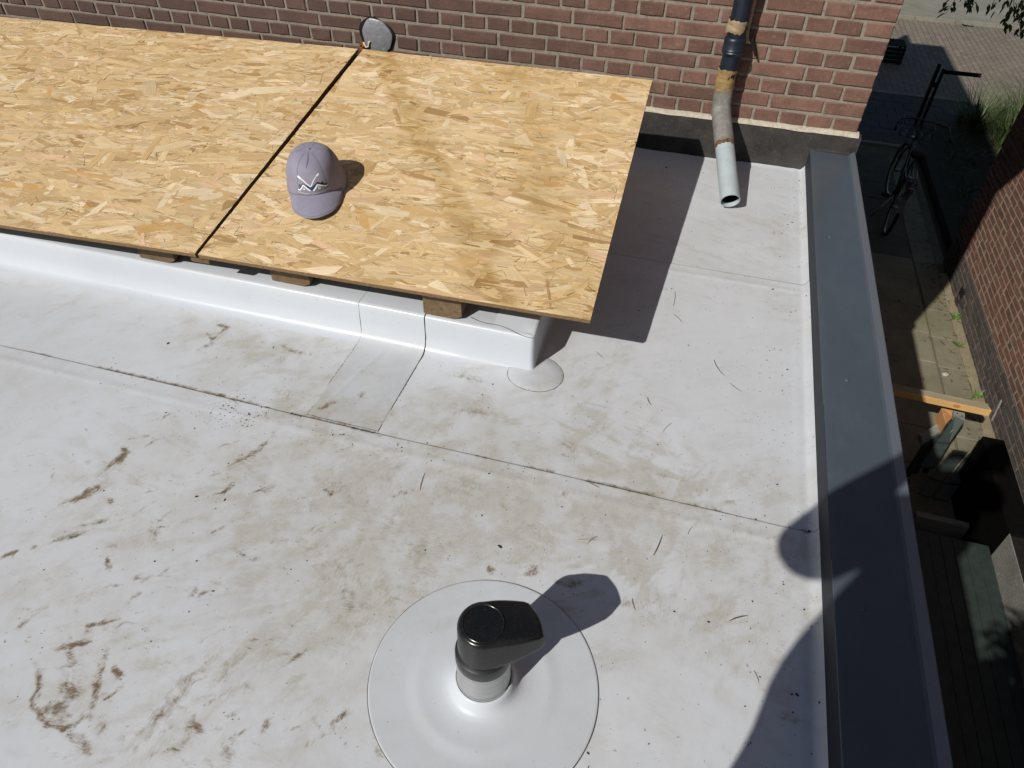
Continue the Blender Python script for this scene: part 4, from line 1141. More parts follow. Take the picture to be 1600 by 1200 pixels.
for k6 in range(6):
    a_ = -math.pi/2+math.radians(30)+k6*math.pi/3
    ribbon(bm, [crown(a_, t) for t in np.linspace(0.02, 0.96, 24)], 0.0007, cnorm)
obj('panel_seam', bm, CLOTH_DK, hat)
bm = bmesh.new()
dart = [crown(-math.pi/2-0.10*(1-t_)-0.02+0.1*math.sin(t_*3)*0.6, 0.66+0.32*t_) for t_ in np.linspace(0, 1, 18)]
ribbon(bm, dart, [0.0006+0.0022*math.sin(math.pi*i/17) for i in range(18)], cnorm)
obj('front_dart', bm, CLOTH_DK, hat)
# brim: thick, arched
BR = 0.088
def brim(s, t, zoff=0.0):
    th = -math.pi/2+s*math.radians(60)
    b = crown(th, 0.20-0.14*s*s); k = math.cos(s*math.pi/2)**0.24
    out = Vector((-0.02*s*BR, -BR*k, 0))*t
    p = Vector((b.x, b.y, 0))+out
    zr = b.z*(1-t)**1.15+(0.016*(1-(p.x/0.088)**2))*t+0.004*math.sin(math.pi*t)
    return Vector((p.x, p.y, max(0.0008, zr)+zoff))
bm = bmesh.new(); NS, NTB = 48, 12; A_ = []; B_ = []
for i in range(NS+1):
    s = -1+2*i/NS
    A_.append([bm.verts.new(brim(s*0.999, j/NTB, 0.0026)) for j in range(NTB+1)])
    B_.append([bm.verts.new(brim(s*0.999, j/NTB, 0.0)) for j in range(NTB+1)])
for G in (A_, B_):
    for a, b in zip(G, G[1:]):
        for j in range(NTB): bm.faces.new((a[j], b[j], b[j+1], a[j+1]))
for i in range(NS):
    bm.faces.new((A_[i][NTB], A_[i+1][NTB], B_[i+1][NTB], B_[i][NTB])); bm.faces.new((A_[i][0], A_[i+1][0], B_[i+1][0], B_[i][0]))
for i in (0, NS):
    for j in range(NTB): bm.faces.new((A_[i][j], A_[i][j+1], B_[i][j+1], B_[i][j]))
obj('brim', bm, CLOTH, hat, smooth=50)
bm = bmesh.new()
for t_ in (0.94,):
    ribbon(bm, [brim(s, t_, 0.0024) for s in np.linspace(-.9, .9, 40)], 0.0009, lambda p: Vector((0, 0, 1)))
ribbon(bm, [crown(-math.pi/2+a_, 0.215-0.14*(a_/1.15)**2) for a_ in np.linspace(-1.1, 1.1, 40)], 0.0012, cnorm)
obj('stitching', bm, CLOTH_DK, hat)
# printed logo: x right as seen from the front, y up; drawn in the units of the photo and wrapped on the crown
def wrapp(x, y):
    th = -math.pi/2+x/0.098
    lo_, hi_ = 0.0, 0.9
    for _ in range(22):
        m_ = (lo_+hi_)/2
        p0 = crown(th, m_)
        if p0.z < y: lo_ = m_
        else: hi_ = m_
    return crown(th, m_)
LX = lambda u: (u-760)/1000*0.098; LY = lambda v: 0.042+(840-v)/1000*0.088
def pl(pts, n=10):
    o_ = []
    for a, b in zip(pts, pts[1:]):
        for k in range(n): o_.append((a[0]+(b[0]-a[0])*k/n, a[1]+(b[1]-a[1])*k/n))
    o_.append(pts[-1]); return [wrapp(LX(u), LY(v)) for u, v in o_]
bm = bmesh.new()
ribbon(bm, pl([(230, 725), (310, 720), (455, 515)]), 0.0044, cnorm); ribbon(bm, pl([(455, 515), (560, 605), (680, 705)]), 0.0044, cnorm)
ribbon(bm, pl([(780, 705), (965, 510)]), 0.0046, cnorm); ribbon(bm, pl([(965, 510), (1225, 655), (1300, 660)]), 0.0036, cnorm)
ribbon(bm, pl([(245, 265), (400, 325), (480, 355), (600, 450), (720, 555)]), [0.006 if i < 9 else 0.003 for i in range(41)], cnorm)
ribbon(bm, pl([(720, 555), (800, 440), (870, 350), (1000, 250), (1110, 210)]), [0.003 if i < 32 else 0.006 for i in range(41)], cnorm)
ribbon(bm, pl([(455, 630), (470, 690)]), 0.0045, cnorm); ribbon(bm, pl([(965, 600), (1025, 600)]), .0016, cnorm); ribbon(bm, pl([(965, 668), (1025, 668)]), .0016, cnorm); ribbon(bm, pl([(970, 600), (970, 668)]), .0014, cnorm); ribbon(bm, pl([(1022, 600), (1022, 668)]), .0014, cnorm)
obj('logo_lines', bm, PRINT_WHITE, hat)
bm = bmesh.new()
def patch(a0, a1, b0, b1, n=14):
    rows_ = []
    for i in range(n+1):
        t = i/n; A1 = (a0[0]+(a1[0]-a0[0])*t, a0[1]+(a1[1]-a0[1])*t); B1 = (b0[0]+(b1[0]-b0[0])*t, b0[1]+(b1[1]-b0[1])*t)
        rows_.append([])
        for j in range(7):
            s_ = j/6; p = wrapp(LX(A1[0]+(B1[0]-A1[0])*s_), LY(A1[1]+(B1[1]-A1[1])*s_)); rows_[-1].append(bm.verts.new(p+cnorm(p)*0.0006))
    for a, b in zip(rows_, rows_[1:]):
        for j in range(6): bm.faces.new((a[j], b[j], b[j+1], a[j+1]))
patch((450, 460), (725, 575), (470, 490), (730, 690)); patch((725, 575), (960, 430), (730, 690), (960, 480))
obj('logo_roof', bm, PRINT_BLUE, hat)
bm = bmesh.new()
ribbon(bm, pl([(280, 690), (450, 465)]), 0.003, cnorm); ribbon(bm, pl([(960, 435), (1230, 610), (1300, 628)]), 0.0042, cnorm); ribbon(bm, pl([(310, 520), (325, 610)]), 0.0038, cnorm); ribbon(bm, pl([(1130, 460), (1140, 540)]), 0.0042, cnorm)
obj('logo_chimney', bm, PRINT_NAVY, hat)
fc = bpy.data.curves.new('lettering', 'FONT'); fc.body = 'Bentveldse Dienstverlening'; fc.size = 1.0; fc.fill_mode = 'FRONT'
fo = bpy.data.objects.new('lettering', fc); COL.objects.link(fo)
dg = bpy.context.evaluated_depsgraph_get(); tm = bpy.data.meshes.new_from_object(fo.evaluated_get(dg))
bpy.data.objects.remove(fo, do_unlink=True)
xs_ = [v.co.x for v in tm.vertices]; x0_, x1_ = min(xs_), max(xs_)
for v in tm.vertices:
    u = 225+(v.co.x-x0_)/(x1_-x0_)*(1350-225); vv = 842-v.co.y*78-(u-225)/1125*25
    p = wrapp(LX(u), LY(vv)); v.co = p+cnorm(p)*0.0011
tm.name = 'lettering'; link('lettering', tm, PRINT_WHITE, hat)

# ---------------------------------------------------------------- neighbour's house across the alley (face at x = 2.30)
NX0 = 2.30
nbh = empty('neighbour_house', (NX0, 0, GZ), 'brick house with a dark plinth across the sunken alley, right', 'house')
def npart(name, bm, m, smooth=False):
    o = obj(name, bm, m, smooth=smooth); o.parent = nbh; o.location = (-NX0, 0, -GZ); return o
bm = bmesh.new(); box(bm, (NX0+0.003, -9, GZ-.1), (9, 4.87, 5.2)); npart('mortar_wall', bm, MORTAR2)
bm = bmesh.new(); box(bm, (NX0-.1, -9.1, 5.2), (9.1, 4.97, 5.35)); npart('roof', bm, ROOFTILE)
CZ = 0.0625; PL = 6
HD2 = [brick_mesh(0.0985, 0.0505, 0.05, 400+k) for k in range(5)]; ST2 = [brick_mesh(0.2085, 0.0505, 0.05, 500+k) for k in range(6)]
HDP = [m_.copy() for m_ in HD2]; STP = [m_.copy() for m_ in ST2]
for m_ in HD2+ST2: m_.materials.append(BRICK2)
for m_ in HDP+STP: m_.materials.append(PLINTH)
cells = []
for k in range(131):
    z = GZ+0.0+CZ*(k+0.5)
    y = 4.87; n = 0
    while y > -4:
        w = 0.22
        if n == 0 and k % 2: w = 0.11
        elif (n*7+k*5) % 11 == 0: w = 0.11
        yc = y-w/2; y -= w; n += 1
        dd = np.array([NX0, yc, z])-CAM_POS; zz = dd@FW
        if zz < 0.1: vis = False; px = py = 0
        else:
            px = 800+FPX*(dd@RT)/zz; py = 600-FPX*(dd@UP)/zz; vis = px < 1612 and -10 < py < 1210
        cells.append((vis, zz, yc, z, w, k, py))
sunlit = lambda yc, z: yc < 4.40 if True else False
cand = sorted([c for c in cells if c[0] and c[6] > 255], key=lambda c: c[1])[:300]
cs = set(id(c) for c in cand); far = []
for c in cells:
    vis, zz, yc, z, w, k, py = c
    if id(c) in cs:
        pool = (HDP if w < .15 else STP) if k < PL else (HD2 if w < .15 else ST2)
        o = link('brick', pool[R.randrange(len(pool))], None, nbh)
        o.rotation_euler = (R.uniform(-.01, .01), R.uniform(-.01, .01), -math.pi/2+R.uniform(-.012, .012))
        o.location = (R.uniform(-.004, .002)-(0.012 if k < PL else 0), yc, z-GZ)
    else: far.append((yc, z, w, k))
for pl_, m_ in ((True, PLINTH), (False, BRICK2)):
    bm = bmesh.new(); ff = [f for f in far if (f[3] < PL) == pl_]
    for yc, z, w, k in ff: box(bm, (NX0-(0.012 if pl_ else 0)+R.uniform(-.002, .002), yc-w/2+.005, z-.0258), (NX0+.05, yc+w/2-.005, z+.0258))
    if not ff: continue
    o = npart('plinth_brickwork' if pl_ else 'brickwork', bm, m_); o['kind'] = 'stuff'
    at_ = o.data.attributes.new('brick_random', 'FLOAT', 'FACE'); at_.data.foreach_set('value', np.repeat(NR.rand(len(ff)), 6).astype(np.float32))
# air brick and meter flap in the plinth, cement patch
vp = at(1502, 455, 0, NX0-0.016); bm = bmesh.new(); box(bm, (NX0-.024, vp[1]-.10, vp[2]-.035), (NX0-.0, vp[1]+.03, vp[2]+.045), bevel=.004)
for k in range(4): box(bm, (NX0-.028, vp[1]-.09+k*.03, vp[2]-.025), (NX0-.022, vp[1]-.078+k*.03, vp[2]+.035))
npart('air_vent', bm, BLACK)
vp = at(1494, 470, 0, NX0-0.016); bm = bmesh.new(); box(bm, (NX0-.022, vp[1]-.07, vp[2]-.04), (NX0-.0, vp[1]+.03, vp[2]+.03), bevel=.004); npart('meter_flap', bm, PLASTIC_GREY)
bm = bmesh.new()
a_ = at(1550, 655, 0, NX0-.016); b_ = at(1563, 628, 0, NX0-.016)
for t in np.linspace(0, 1, 9):
    c_ = Vector(a_).lerp(Vector(b_), t); bmesh.ops.create_icosphere(bm, subdivisions=1, radius=.022, matrix=Matrix.Translation(c_)@Matrix.Diagonal((.35, R.uniform(.8, 1.4), R.uniform(.8, 1.3), 1)))
npart('cement_patch', bm, mat_mortar('grey_cement', (0.22, 0.22, 0.21)), 'full')

# ---------------------------------------------------------------- plants in the alley
def blades(bm, c, n, h, spread, wid, seed, droop=0.5, rnd=None):
    r = random.Random(seed)
    for i in range(n):
        a_ = r.uniform(0, 2*math.pi); L = h*r.uniform(.5, 1.1); rr = spread*math.sqrt(r.random())
        base = Vector(c)+Vector((math.cos(a_)*rr*.5, math.sin(a_)*rr*.5, 0)); out = Vector((math.cos(a_+r.uniform(-.5, .5)), math.sin(a_+r.uniform(-.5, .5)), 0))
        lean = r.uniform(.1, 1.0)*droop; sd = Vector((-out.y, out.x, 0)); prev = None; w = wid*r.uniform(.6, 1.3); q = r.random()
        for k in range(5):
            t = k/4; p = base+out*L*(lean*t*t)+Vector((0, 0, L*(t-0.45*lean*t*t)))
            ww = w*(1-t**1.5)*(0.6+0.8*t if t < .5 else 1)+.0004
            a = bm.verts.new(p+sd*ww/2); b = bm.verts.new(p-sd*ww/2)
            if prev:
                f = bm.faces.new((prev[0], a, b, prev[1])); rnd.append(q)
            prev = (a, b)
def leafy(name, bm, m, rnd, parent=None):
    me = bpy.data.meshes.new(name); bm.to_mesh(me); bm.free()
    at_ = me.attributes.new('leaf_random', 'FLOAT', 'FACE'); at_.data.foreach_set('value', np.array(rnd, dtype=np.float32))
    return link(name, me, m, parent)
WD = [((1490, 500), .10, 26, 'small green weed at the plinth foot below the air vent'), ((1498, 541), .07, 20, 'tiny weed at the plinth foot, second from the air vent'), ((1528, 622), .09, 24, 'weed at the plinth foot behind the end of the timber beam'),
      ((1560, 712), .13, 60, 'bushy weed by the plinth beside the far end of the black capped box'), ((1572, 765), .08, 26, 'low brownish weed by the plinth in the sandy strip, halfway along the black box'), ((1588, 812), .07, 22, 'sparse weed low in the sandy strip at the right picture edge')]
for i, ((px, py), h, n, lab) in enumerate(WD):
    p = at(px, py, 2, GZ); bm = bmesh.new(); rnd = []
    x_ = min(p[0], NX0-.06)
    blades(bm, (0, 0, 0), n, h, .07 if n < 50 else .14, .016, 60+i, 1.2, rnd)
    if n >= 50: blades(bm, (0, -.12, 0), 40, h*.8, .12, .012, 80, 1.2, rnd)
    o = leafy('weed', bm, WEED, rnd); o.location = (x_, p[1], GZ); setp(o, lab, 'weed', 'weeds along the plinth')
# sandy strip at the plinth (loose earth)
bm = bmesh.new(); rows = []
for i in range(160):
    y = -2.0+6.6*i/159; n1 = float(fbm(np.array(y), np.array(0.0), 5, 3, 180))
    w_ = 0.05+0.05*n1+(0.06 if y < 1.2 else 0)
    rows.append([bm.verts.new((NX0-.012-w_, y, GZ-.004)), bm.verts.new((NX0-.012-w_*.55, y, GZ+.006+.012*n1)), bm.verts.new((NX0-.012, y, GZ+.012+.018*n1))])
for a, b in zip(rows, rows[1:]):
    for k in range(2): bm.faces.new((a[k], b[k], b[k+1], a[k+1]))
setp(obj('sandy_earth', bm, mat_ground('sand_earth', (0.27, 0.225, 0.15), 12), smooth='full'), kind='stuff')
p = at(1472, 585, 2, GZ); bm = bmesh.new()
for k in range(6): bmesh.ops.create_icosphere(bm, subdivisions=1, radius=R.uniform(.015, .03), matrix=Matrix.Translation((R.uniform(-.04, .04), R.uniform(-.03, .03), .012))@Matrix.Diagonal((1.3, 1, .5, 1)))
o = obj('mortar_lump', bm, mat_mortar('lump', (.42, .40, .36)), smooth='full'); o.location = (p[0], p[1], GZ); setp(o, 'pale crumbled mortar lump on the sunlit alley slabs', 'rubble')

bm = bmesh.new()
for k in range(420):
    x, y = R.uniform(0.1, 2.25), R.uniform(0.2, 8.0)
    if R.random() < .5: x = 2.25-abs(R.gauss(0, .12))
    L = R.uniform(.008, .035); a_ = R.uniform(0, 6.28); u_ = Vector((math.cos(a_), math.sin(a_), 0))*L; v_ = Vector((-math.sin(a_), math.cos(a_), 0))*L*.4
    c_ = Vector((x, y, GZ+.007)); vs = [bm.verts.new(c_+u_), bm.verts.new(c_+v_+Vector((0, 0, L*.2))), bm.verts.new(c_-u_), bm.verts.new(c_-v_+Vector((0, 0, L*.15)))]; bm.faces.new(vs)
setp(obj('fallen_leaves', bm, simple('dead_leaf', (.15, .11, .06), .8, .2, var=.5, scale=3)), kind='stuff')

# garden in front of the neighbour: soil, tall grass, low fence
sheet('garden_soil', 2.46, 12, 4.9, 9.0, GZ+0.02, mat_ground('garden_earth', (0.05, 0.045, 0.03), 6, (0.03, 0.045, 0.015)), 0.1)
bm = bmesh.new(); rnd = []
for k in range(90):
    blades(bm, (R.uniform(2.6, 5.0), R.uniform(5.1, 8.8), GZ+.02), 8, .22, .18, .012, 900+k, 1.2, rnd)
o = leafy('ground_cover', bm, GRASS, rnd); setp(o, kind='stuff')
GP = [(3.35, 9.15, .75, 'tall arching green grass clump beside the garden fence end'), (4.05, 9.35, .95, 'pale tall grass clump in the sun, right of the other grass clump'), (3.75, 8.65, .8, 'dark grass clump in the shade behind the garden fence')]
for i, (x, y, h, lab) in enumerate(GP):
    bm = bmesh.new(); rnd = []; blades(bm, (0, 0, 0), 330, h, .62, .014, 70+i, 0.9, rnd)
    o = leafy('grass_clump', bm, GRASS, rnd); o.location = (x, y, GZ); setp(o, lab, 'grass clump', 'grass clumps by the street')
fe = empty('garden_fence', (2.45, 8.98, GZ), 'low dark fence with a double post beside the parked bicycle', 'fence')
bm = bmesh.new(); box(bm, (0, -.03, 0), (.045, .03, .92), bevel=.004); obj('fence_post', bm, BLACK, fe)
bm = bmesh.new(); box(bm, (.085, -.03, 0), (.12, .03, .86), bevel=.004); obj('fence_post', bm, BLACK, fe)
bm = bmesh.new(); box(bm, (.046, -.02, .60), (.084, .02, .66)); obj('post_link', bm, BLACK, fe)
bm = bmesh.new(); box(bm, (.121, -.018, .80), (.62, .018, .85)); obj('rail', bm, BLACK, fe)

# ---------------------------------------------------------------- bicycle
bk = empty('bicycle', (1.69, 5.36, GZ), 'black city bicycle with front carrier standing in the shaded alley', 'bicycle', rot=(0, 0.06, math.radians(-7)))
def bpart(name, bm, m, par=None, smooth='full'):
    return obj(name, bm, m, par or bk, smooth=smooth)
def wheel(y, steer=0):
    Mx = Matrix.Translation((0, y, .345))@Matrix.Rotation(steer, 4, 'Z')@Matrix.Rotation(math.pi/2, 4, 'Y')
    bm = bmesh.new(); torus(bm, .325, .019, 44, 8, Mx); w = bpart('tyre', bm, RUBBER)
    bm = bmesh.new(); torus(bm, .303, .010, 40, 6, Mx); bpart('rim', bm, CHROME, w)
    bm = bmesh.new()
    for k in range(18):
        a_ = 2*math.pi*k/18; tube(bm, [Mx@Vector((.02*math.cos(a_+.5), .02*math.sin(a_+.5), .02*(-1)**k)), Mx@Vector((.30*math.cos(a_), .30*math.sin(a_), 0))], .0012, 4)
    tube(bm, [Mx@Vector((0, 0, -.05)), Mx@Vector((0, 0, .05))], .018, 10); bpart('spokes', bm, CHROME, w)
wheel(0); wheel(1.08, .15)
bm = bmesh.new()
for a_, b_, r_ in (((0, .43, .30), (0, .30, .80), .016), ((0, .43, .30), (0, .93, .72), .018), ((0, .36, .56), (0, .90, .82), .014), ((0, .93, .70), (0, .87, .96), .018), ((.05, .0, .345), (.02, .43, .30), .009), ((-.05, 0, .345), (-.02, .43, .30), .009), ((.05, 0, .345), (.02, .31, .74), .008), ((-.05, 0, .345), (-.02, .31, .74), .008)): tube(bm, [a_, b_], r_, 10)
bpart('frame', bm, BIKE)
bm = bmesh.new()
for s_ in (-.045, .045): tube(bm, [(s_, 1.08, .345), (s_, 1.02, .60), (s_*.6, .94, .72)], .010, 8)
bpart('fork', bm, BIKE)
bm = bmesh.new(); tube(bm, [(0, .88, .94), (0, .86, 1.06)], .012, 8); tube(bm, [(-.30, .66, 1.02), (-.27, .80, 1.07), (-.1, .88, 1.07), (.1, .88, 1.07), (.27, .80, 1.07), (.30, .66, 1.02)], .011, 8); hb = bpart('handlebar', bm, BIKE)
for s_ in (-1, 1):
    bm = bmesh.new(); tube(bm, [(s_*.298, .68, 1.025), (s_*.305, .56, 1.01)], .016, 8); bpart('grip', bm, RUBBER, hb)
bm = bmesh.new(); vs = [(-.03, .44, .90), (.03, .44, .90), (.09, .22, .91), (.07, .15, .91), (-.07, .15, .91), (-.09, .22, .91)]
prism(bm, [(v[0], v[1]) for v in vs], .885, .93); bmesh.ops.bevel(bm, geom=bm.edges[:], offset=.012, segments=2, affect='EDGES'); bpart('saddle', bm, BLACK)
bm = bmesh.new(); tube(bm, [(0, .30, .78), (0, .29, .89)], .012, 8); bpart('seat_post', bm, CHROME)
bm = bmesh.new()
for x in (-.06, -.02, .02, .06): tube(bm, [(x, -.28, .74), (x, .22, .74)], .006, 6)
for y in (-.28, -.05, .2): tube(bm, [(-.065, y, .74), (.065, y, .74)], .006, 6)
for s_ in (-.06, .06): tube(bm, [(s_, -.15, .74), (s_, 0, .345)], .005, 6)
bpart('rear_rack', bm, BIKE)
bm = bmesh.new()
for z in (.80, .95):
    tube(bm, [(-.18, 1.0, z), (.18, 1.0, z), (.18, 1.28, z), (-.18, 1.28, z), (-.18, 1.0, z)], .006, 6)
for x in (-.18, -.09, 0, .09, .18):
    for y in (1.0, 1.28): tube(bm, [(x, y, .80), (x, y, .95)], .004, 5)
    tube(bm, [(x, 1.0, .80), (x, 1.28, .80)], .004, 5)
for s_ in (-.05, .05): tube(bm, [(s_, 1.08, .36), (s_, 1.14, .80)], .006, 6)
bpart('front_carrier', bm, BIKE)
bm = bmesh.new()
for k in range(9):
    a0 = math.radians(20+k*16); a1 = math.radians(36+k*16)
    f_ = [bm.verts.new((x, .365*math.cos(a_)*1.0, .345+.365*math.sin(a_))) for a_ in (a0, a1) for x in (-.028, .028)]; bm.faces.new((f_[0], f_[1], f_[3], f_[2]))
bpart('mudguard', bm, BIKE)
for s_ in (-1, 1):
    bm = bmesh.new(); tube(bm, [(s_*.05, .43, .30), (s_*.08, .43+s_*.16, .30-s_*.05)], .009, 8); cr = bpart('crank', bm, CHROME)
    bm = bmesh.new(); box(bm, (s_*.13-.045, .43+s_*.16-.03, .285-s_*.05), (s_*.13+.045, .43+s_*.16+.03, .31-s_*.05), bevel=.005); bpart('pedal', bm, BLACK, cr)
bm = bmesh.new(); box(bm, (-.03, -.36, .70), (.03, -.33, .75), bevel=.006); bpart('rear_light', bm, simple('red_lens', (.06, .01, .008), .3))
bm = bmesh.new(); lathe(bm, [(0, 0), (.03, .0), (.035, .03), (0, .035)], 16, (0, 1.02, .78)); bpart('headlight', bm, CHROME)
bm = bmesh.new(); tube(bm, [(-.03, .40, .28), (-.17, .30, .012)], .009, 8); bpart('kickstand', bm, CHROME)

# ---------------------------------------------------------------- beam on a green trestle, black capped green box
def quadprism(pts, h):
    """a plank: its top outline in world space, thickness h downward"""
    bm = bmesh.new(); a = [bm.verts.new(p) for p in pts]; b = [bm.verts.new(Vector(p)-Vector((0, 0, h))) for p in pts]
    n = len(pts); bm.faces.new(a); bm.faces.new(b[::-1])
    for i in range(n): bm.faces.new((a[i], a[(i+1) % n], b[(i+1) % n], b[i]))
    bmesh.ops.bevel(bm, geom=bm.edges[:], offset=.003, segments=1, affect='EDGES')
    return bm
BZ = -2.18
pR = Vector(at(1548, 632, 2, BZ)); pL = Vector(at(1392, 598, 2, BZ)); bd = (pR-pL).normalized()
beam = bpy.data.objects.new('timber_beam', None); COL.objects.link(beam); beam.location = pL-bd*0.6
setp(beam, 'fresh cut square timber beam lying across the green trestle', 'timber')
bl = (pR-pL).length+0.6; ang = math.atan2(bd.y, bd.x); beam.rotation_euler = (0, 0, ang)
bm = bmesh.new(); box(bm, (0, -.068, -.062), (bl, 0, -.002), bevel=.003)
for v in bm.verts:
    if v.co.x > bl-.02 and v.co.y > -.03: v.co.x -= .022
o = obj('beam_core', bm, WOOD_NEW); o.parent = beam
bm = bmesh.new(); box(bm, (0.001, -.067, -.0018), (bl-.018, -.001, .0008)); o = obj('greyed_top', bm, WOOD_GREYED); o.parent = beam
bm = bmesh.new(); kx = (Vector(at(1493, 638, 2, BZ-.03))-pL).length+0.6
lathe(bm, [(0, .0012), (.008, .001), (.015, .0004), (.017, 0)], 20)
for v in bm.verts: v.co = Vector((kx+v.co.x*1.5, -.0685-v.co.z, -.03+v.co.y))
o = obj('knot', bm, WOOD_ORANGE); o.parent = beam
ts = empty('trestle', (1.6, 0.9, GZ), 'green painted timber trestle under the fresh beam in the alley', 'trestle')
def tpart(name, pix, z, h, m):
    zz = z if hasattr(z, '__len__') else [z]*len(pix)
    pts = [Vector(at(px, py, 2, z_)) for (px, py), z_ in zip(pix, zz)]
    bm = quadprism(pts, h); o = obj(name, bm, m); o.parent = ts; o.location = (-1.6, -.9, -GZ); return o
tpart('top_plate', ((1490, 641), (1508, 645), (1508, 656), (1490, 652)), BZ-.075, .03, WOOD_OLD)
tpart('green_plank', ((1492, 650), (1508, 657), (1484, 692), (1464, 690)), [BZ-.06, BZ-.06, -2.42, -2.42], .03, GREEN)
tpart('green_plank', ((1463, 691), (1484, 693), (1462, 730), (1438, 726)), [-2.43, -2.43, -2.62, -2.62], .03, GREEN)
tpart('weathered_rail', ((1438, 680), (1467, 659), (1477, 669), (1442, 690)), [-2.45, -2.38, -2.38, -2.45], .05, WOOD_OLD)
tpart('wood_block', ((1471, 637), (1490, 641), (1489, 652), (1478, 662)), [-2.27, -2.27, -2.3, -2.3], .12, WOOD_ORANGE)
for (px, py) in ((1496, 646), (1503, 650)):
    p = at(px, py, 2, BZ-.074); bm = bmesh.new(); lathe(bm, [(.006, 0), (.005, .002), (0, .003)], 10, tuple(p)); o = obj('screw', bm, BLACK); o.parent = ts; o.location = (-1.6, -.9, -GZ)
for (px, py), z in (((1480, 656), -2.3), ((1500, 653), -2.28), ((1450, 690), -2.5)):
    p = Vector(at(px, py, 2, z)); bm = bmesh.new(); tube(bm, [p-Vector((0, 0, .02)), (p.x+.05, p.y+.12, GZ)], .025, 8); o = obj('leg', bm, GREEN); o.parent = ts; o.location = (-1.6, -.9, -GZ)
# slanting green planks in front of the trestle
gp = empty('green_pallet', (1.7, 0.4, GZ), 'green boards laid side by side on the alley floor, in front of the trestle', 'pallet')
def gpart(name, pix, z, m=GREEN, h=.02):
    pts = [Vector(at(px, py, 2, z)) for (px, py) in pix]; bm = quadprism(pts, h); o = obj(name, bm, m); o.parent = gp; o.location = (-1.7, -.4, -GZ); return o
gpart('board', ((1490, 702), (1513, 706), (1474, 752), (1452, 746)), -2.80); gpart('board', ((1516, 707), (1536, 712), (1500, 756), (1477, 753)), -2.80)
gpart('board', ((1450, 749), (1473, 755), (1455, 776), (1436, 770)), -2.80); gpart('board', ((1476, 756), (1500, 759), (1482, 782), (1458, 777)), -2.80)
gpart('bearer', ((1446, 712), (1462, 702), (1466, 708), (1448, 722)), -2.83, WOOD_ORANGE, .03)
bm = bmesh.new()
for y in (.50, .72): box(bm, (1.45, y, GZ), (1.85, y+.05, -2.826))
o = obj('support', bm, WOOD_OLD); o.parent = gp; o.location = (-1.7, -.4, -GZ)
# box of horizontal green boards with black felt capping
gb = empty('green_box', (1.7, -0.7, GZ), 'long low box with green boards and a black felt capping strip along the alley', 'box')
def gbx(name, x0, x1, y0, y1, z0, z1, m, bev=.004, tilt=0):
    bm = bmesh.new(); box(bm, (x0, y0, z0), (x1, y1, z1), bevel=bev); 
    if tilt:
        for v in bm.verts: v.co.z += (v.co.x-x0)*tilt
    o = obj(name, bm, m); o.parent = gb; o.location = (-1.7, .7, -GZ); return o
ytop = 0.42
for k in range(6):
    x0 = 1.33+k*0.079
    gbx('board', x0, x0+.0765, -3.2, ytop-.02, -2.66, -2.635+R.uniform(-.002, .002), GREEN, .003)
gbx('side_board', 1.315, 1.3285, -3.2, ytop-.02, GZ, -2.632, GREEN)
gbx('end_board', 1.33, 1.805, ytop-.018, ytop, GZ, -2.64, GREEN)
# capping
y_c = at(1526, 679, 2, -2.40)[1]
gbx('capping_edge', 1.806, 1.812, -3.2, at(1573, 834, 2, -2.40)[1], -2.66, -2.395, WOOD_OLD, .001)
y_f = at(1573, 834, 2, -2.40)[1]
gbx('black_capping', 1.8125, 1.966, y_f+.003, y_c, -2.99, -2.399, simple('far_capping_black', (0.0035, 0.0034, 0.0034), 0.7, 0.08, var=.3), .012)  # end length of the capping, much darker than the rest
gbx('felt_capping', 1.8135, 1.965, -3.2, y_f, -2.99, -2.40, simple('roofing_felt', (0.017, 0.0155, 0.0145), 0.9, 0.06, var=.35, scale=30, bump=.6, bscale=120), .012)

# dark slatted crate at the road by the house corner
cr = empty('slatted_crate', (2.47, 11.9, GZ), 'dark slatted crate on the shaded road beside the house corner', 'crate')
for k in range(4):
    bm = bmesh.new(); box(bm, (-.45, -.02, .02+k*.07), (.10, .02, .075+k*.07), bevel=.004); obj('slat', bm, BLACK, cr)
    bm = bmesh.new(); box(bm, (-.45, .04+k*.11, .30), (.10, .13+k*.11, .315), bevel=.004); obj('slat', bm, BLACK, cr)
for x in (-.42, .055):
    bm = bmesh.new(); box(bm, (x, .022, 0), (x+.04, .06, .298)); obj('corner_post', bm, BLACK, cr)
    bm = bmesh.new(); box(bm, (x, .40, 0), (x+.04, .44, .298)); obj('corner_post', bm, BLACK, cr)
# two bits of paper by the kerb
for px, py, lab in ((1578, 41, 'white paper scrap at the far kerb under the leaves'), (1511, 38, 'pale paper scrap on the brick road near the far kerb')):
    p = at(px, py, 2, GZ+.02); bm = bmesh.new(); box(bm, (-.10, -.08, 0), (.10, .08, .012)); 
    for v in bm.verts: v.co += Vector((R.uniform(-.03, .03), R.uniform(-.03, .03), R.uniform(0, .03)))
    o = obj('paper_scrap', bm, PRINT_WHITE if px > 1550 else KERB); o.location = p; setp(o, lab, 'litter')

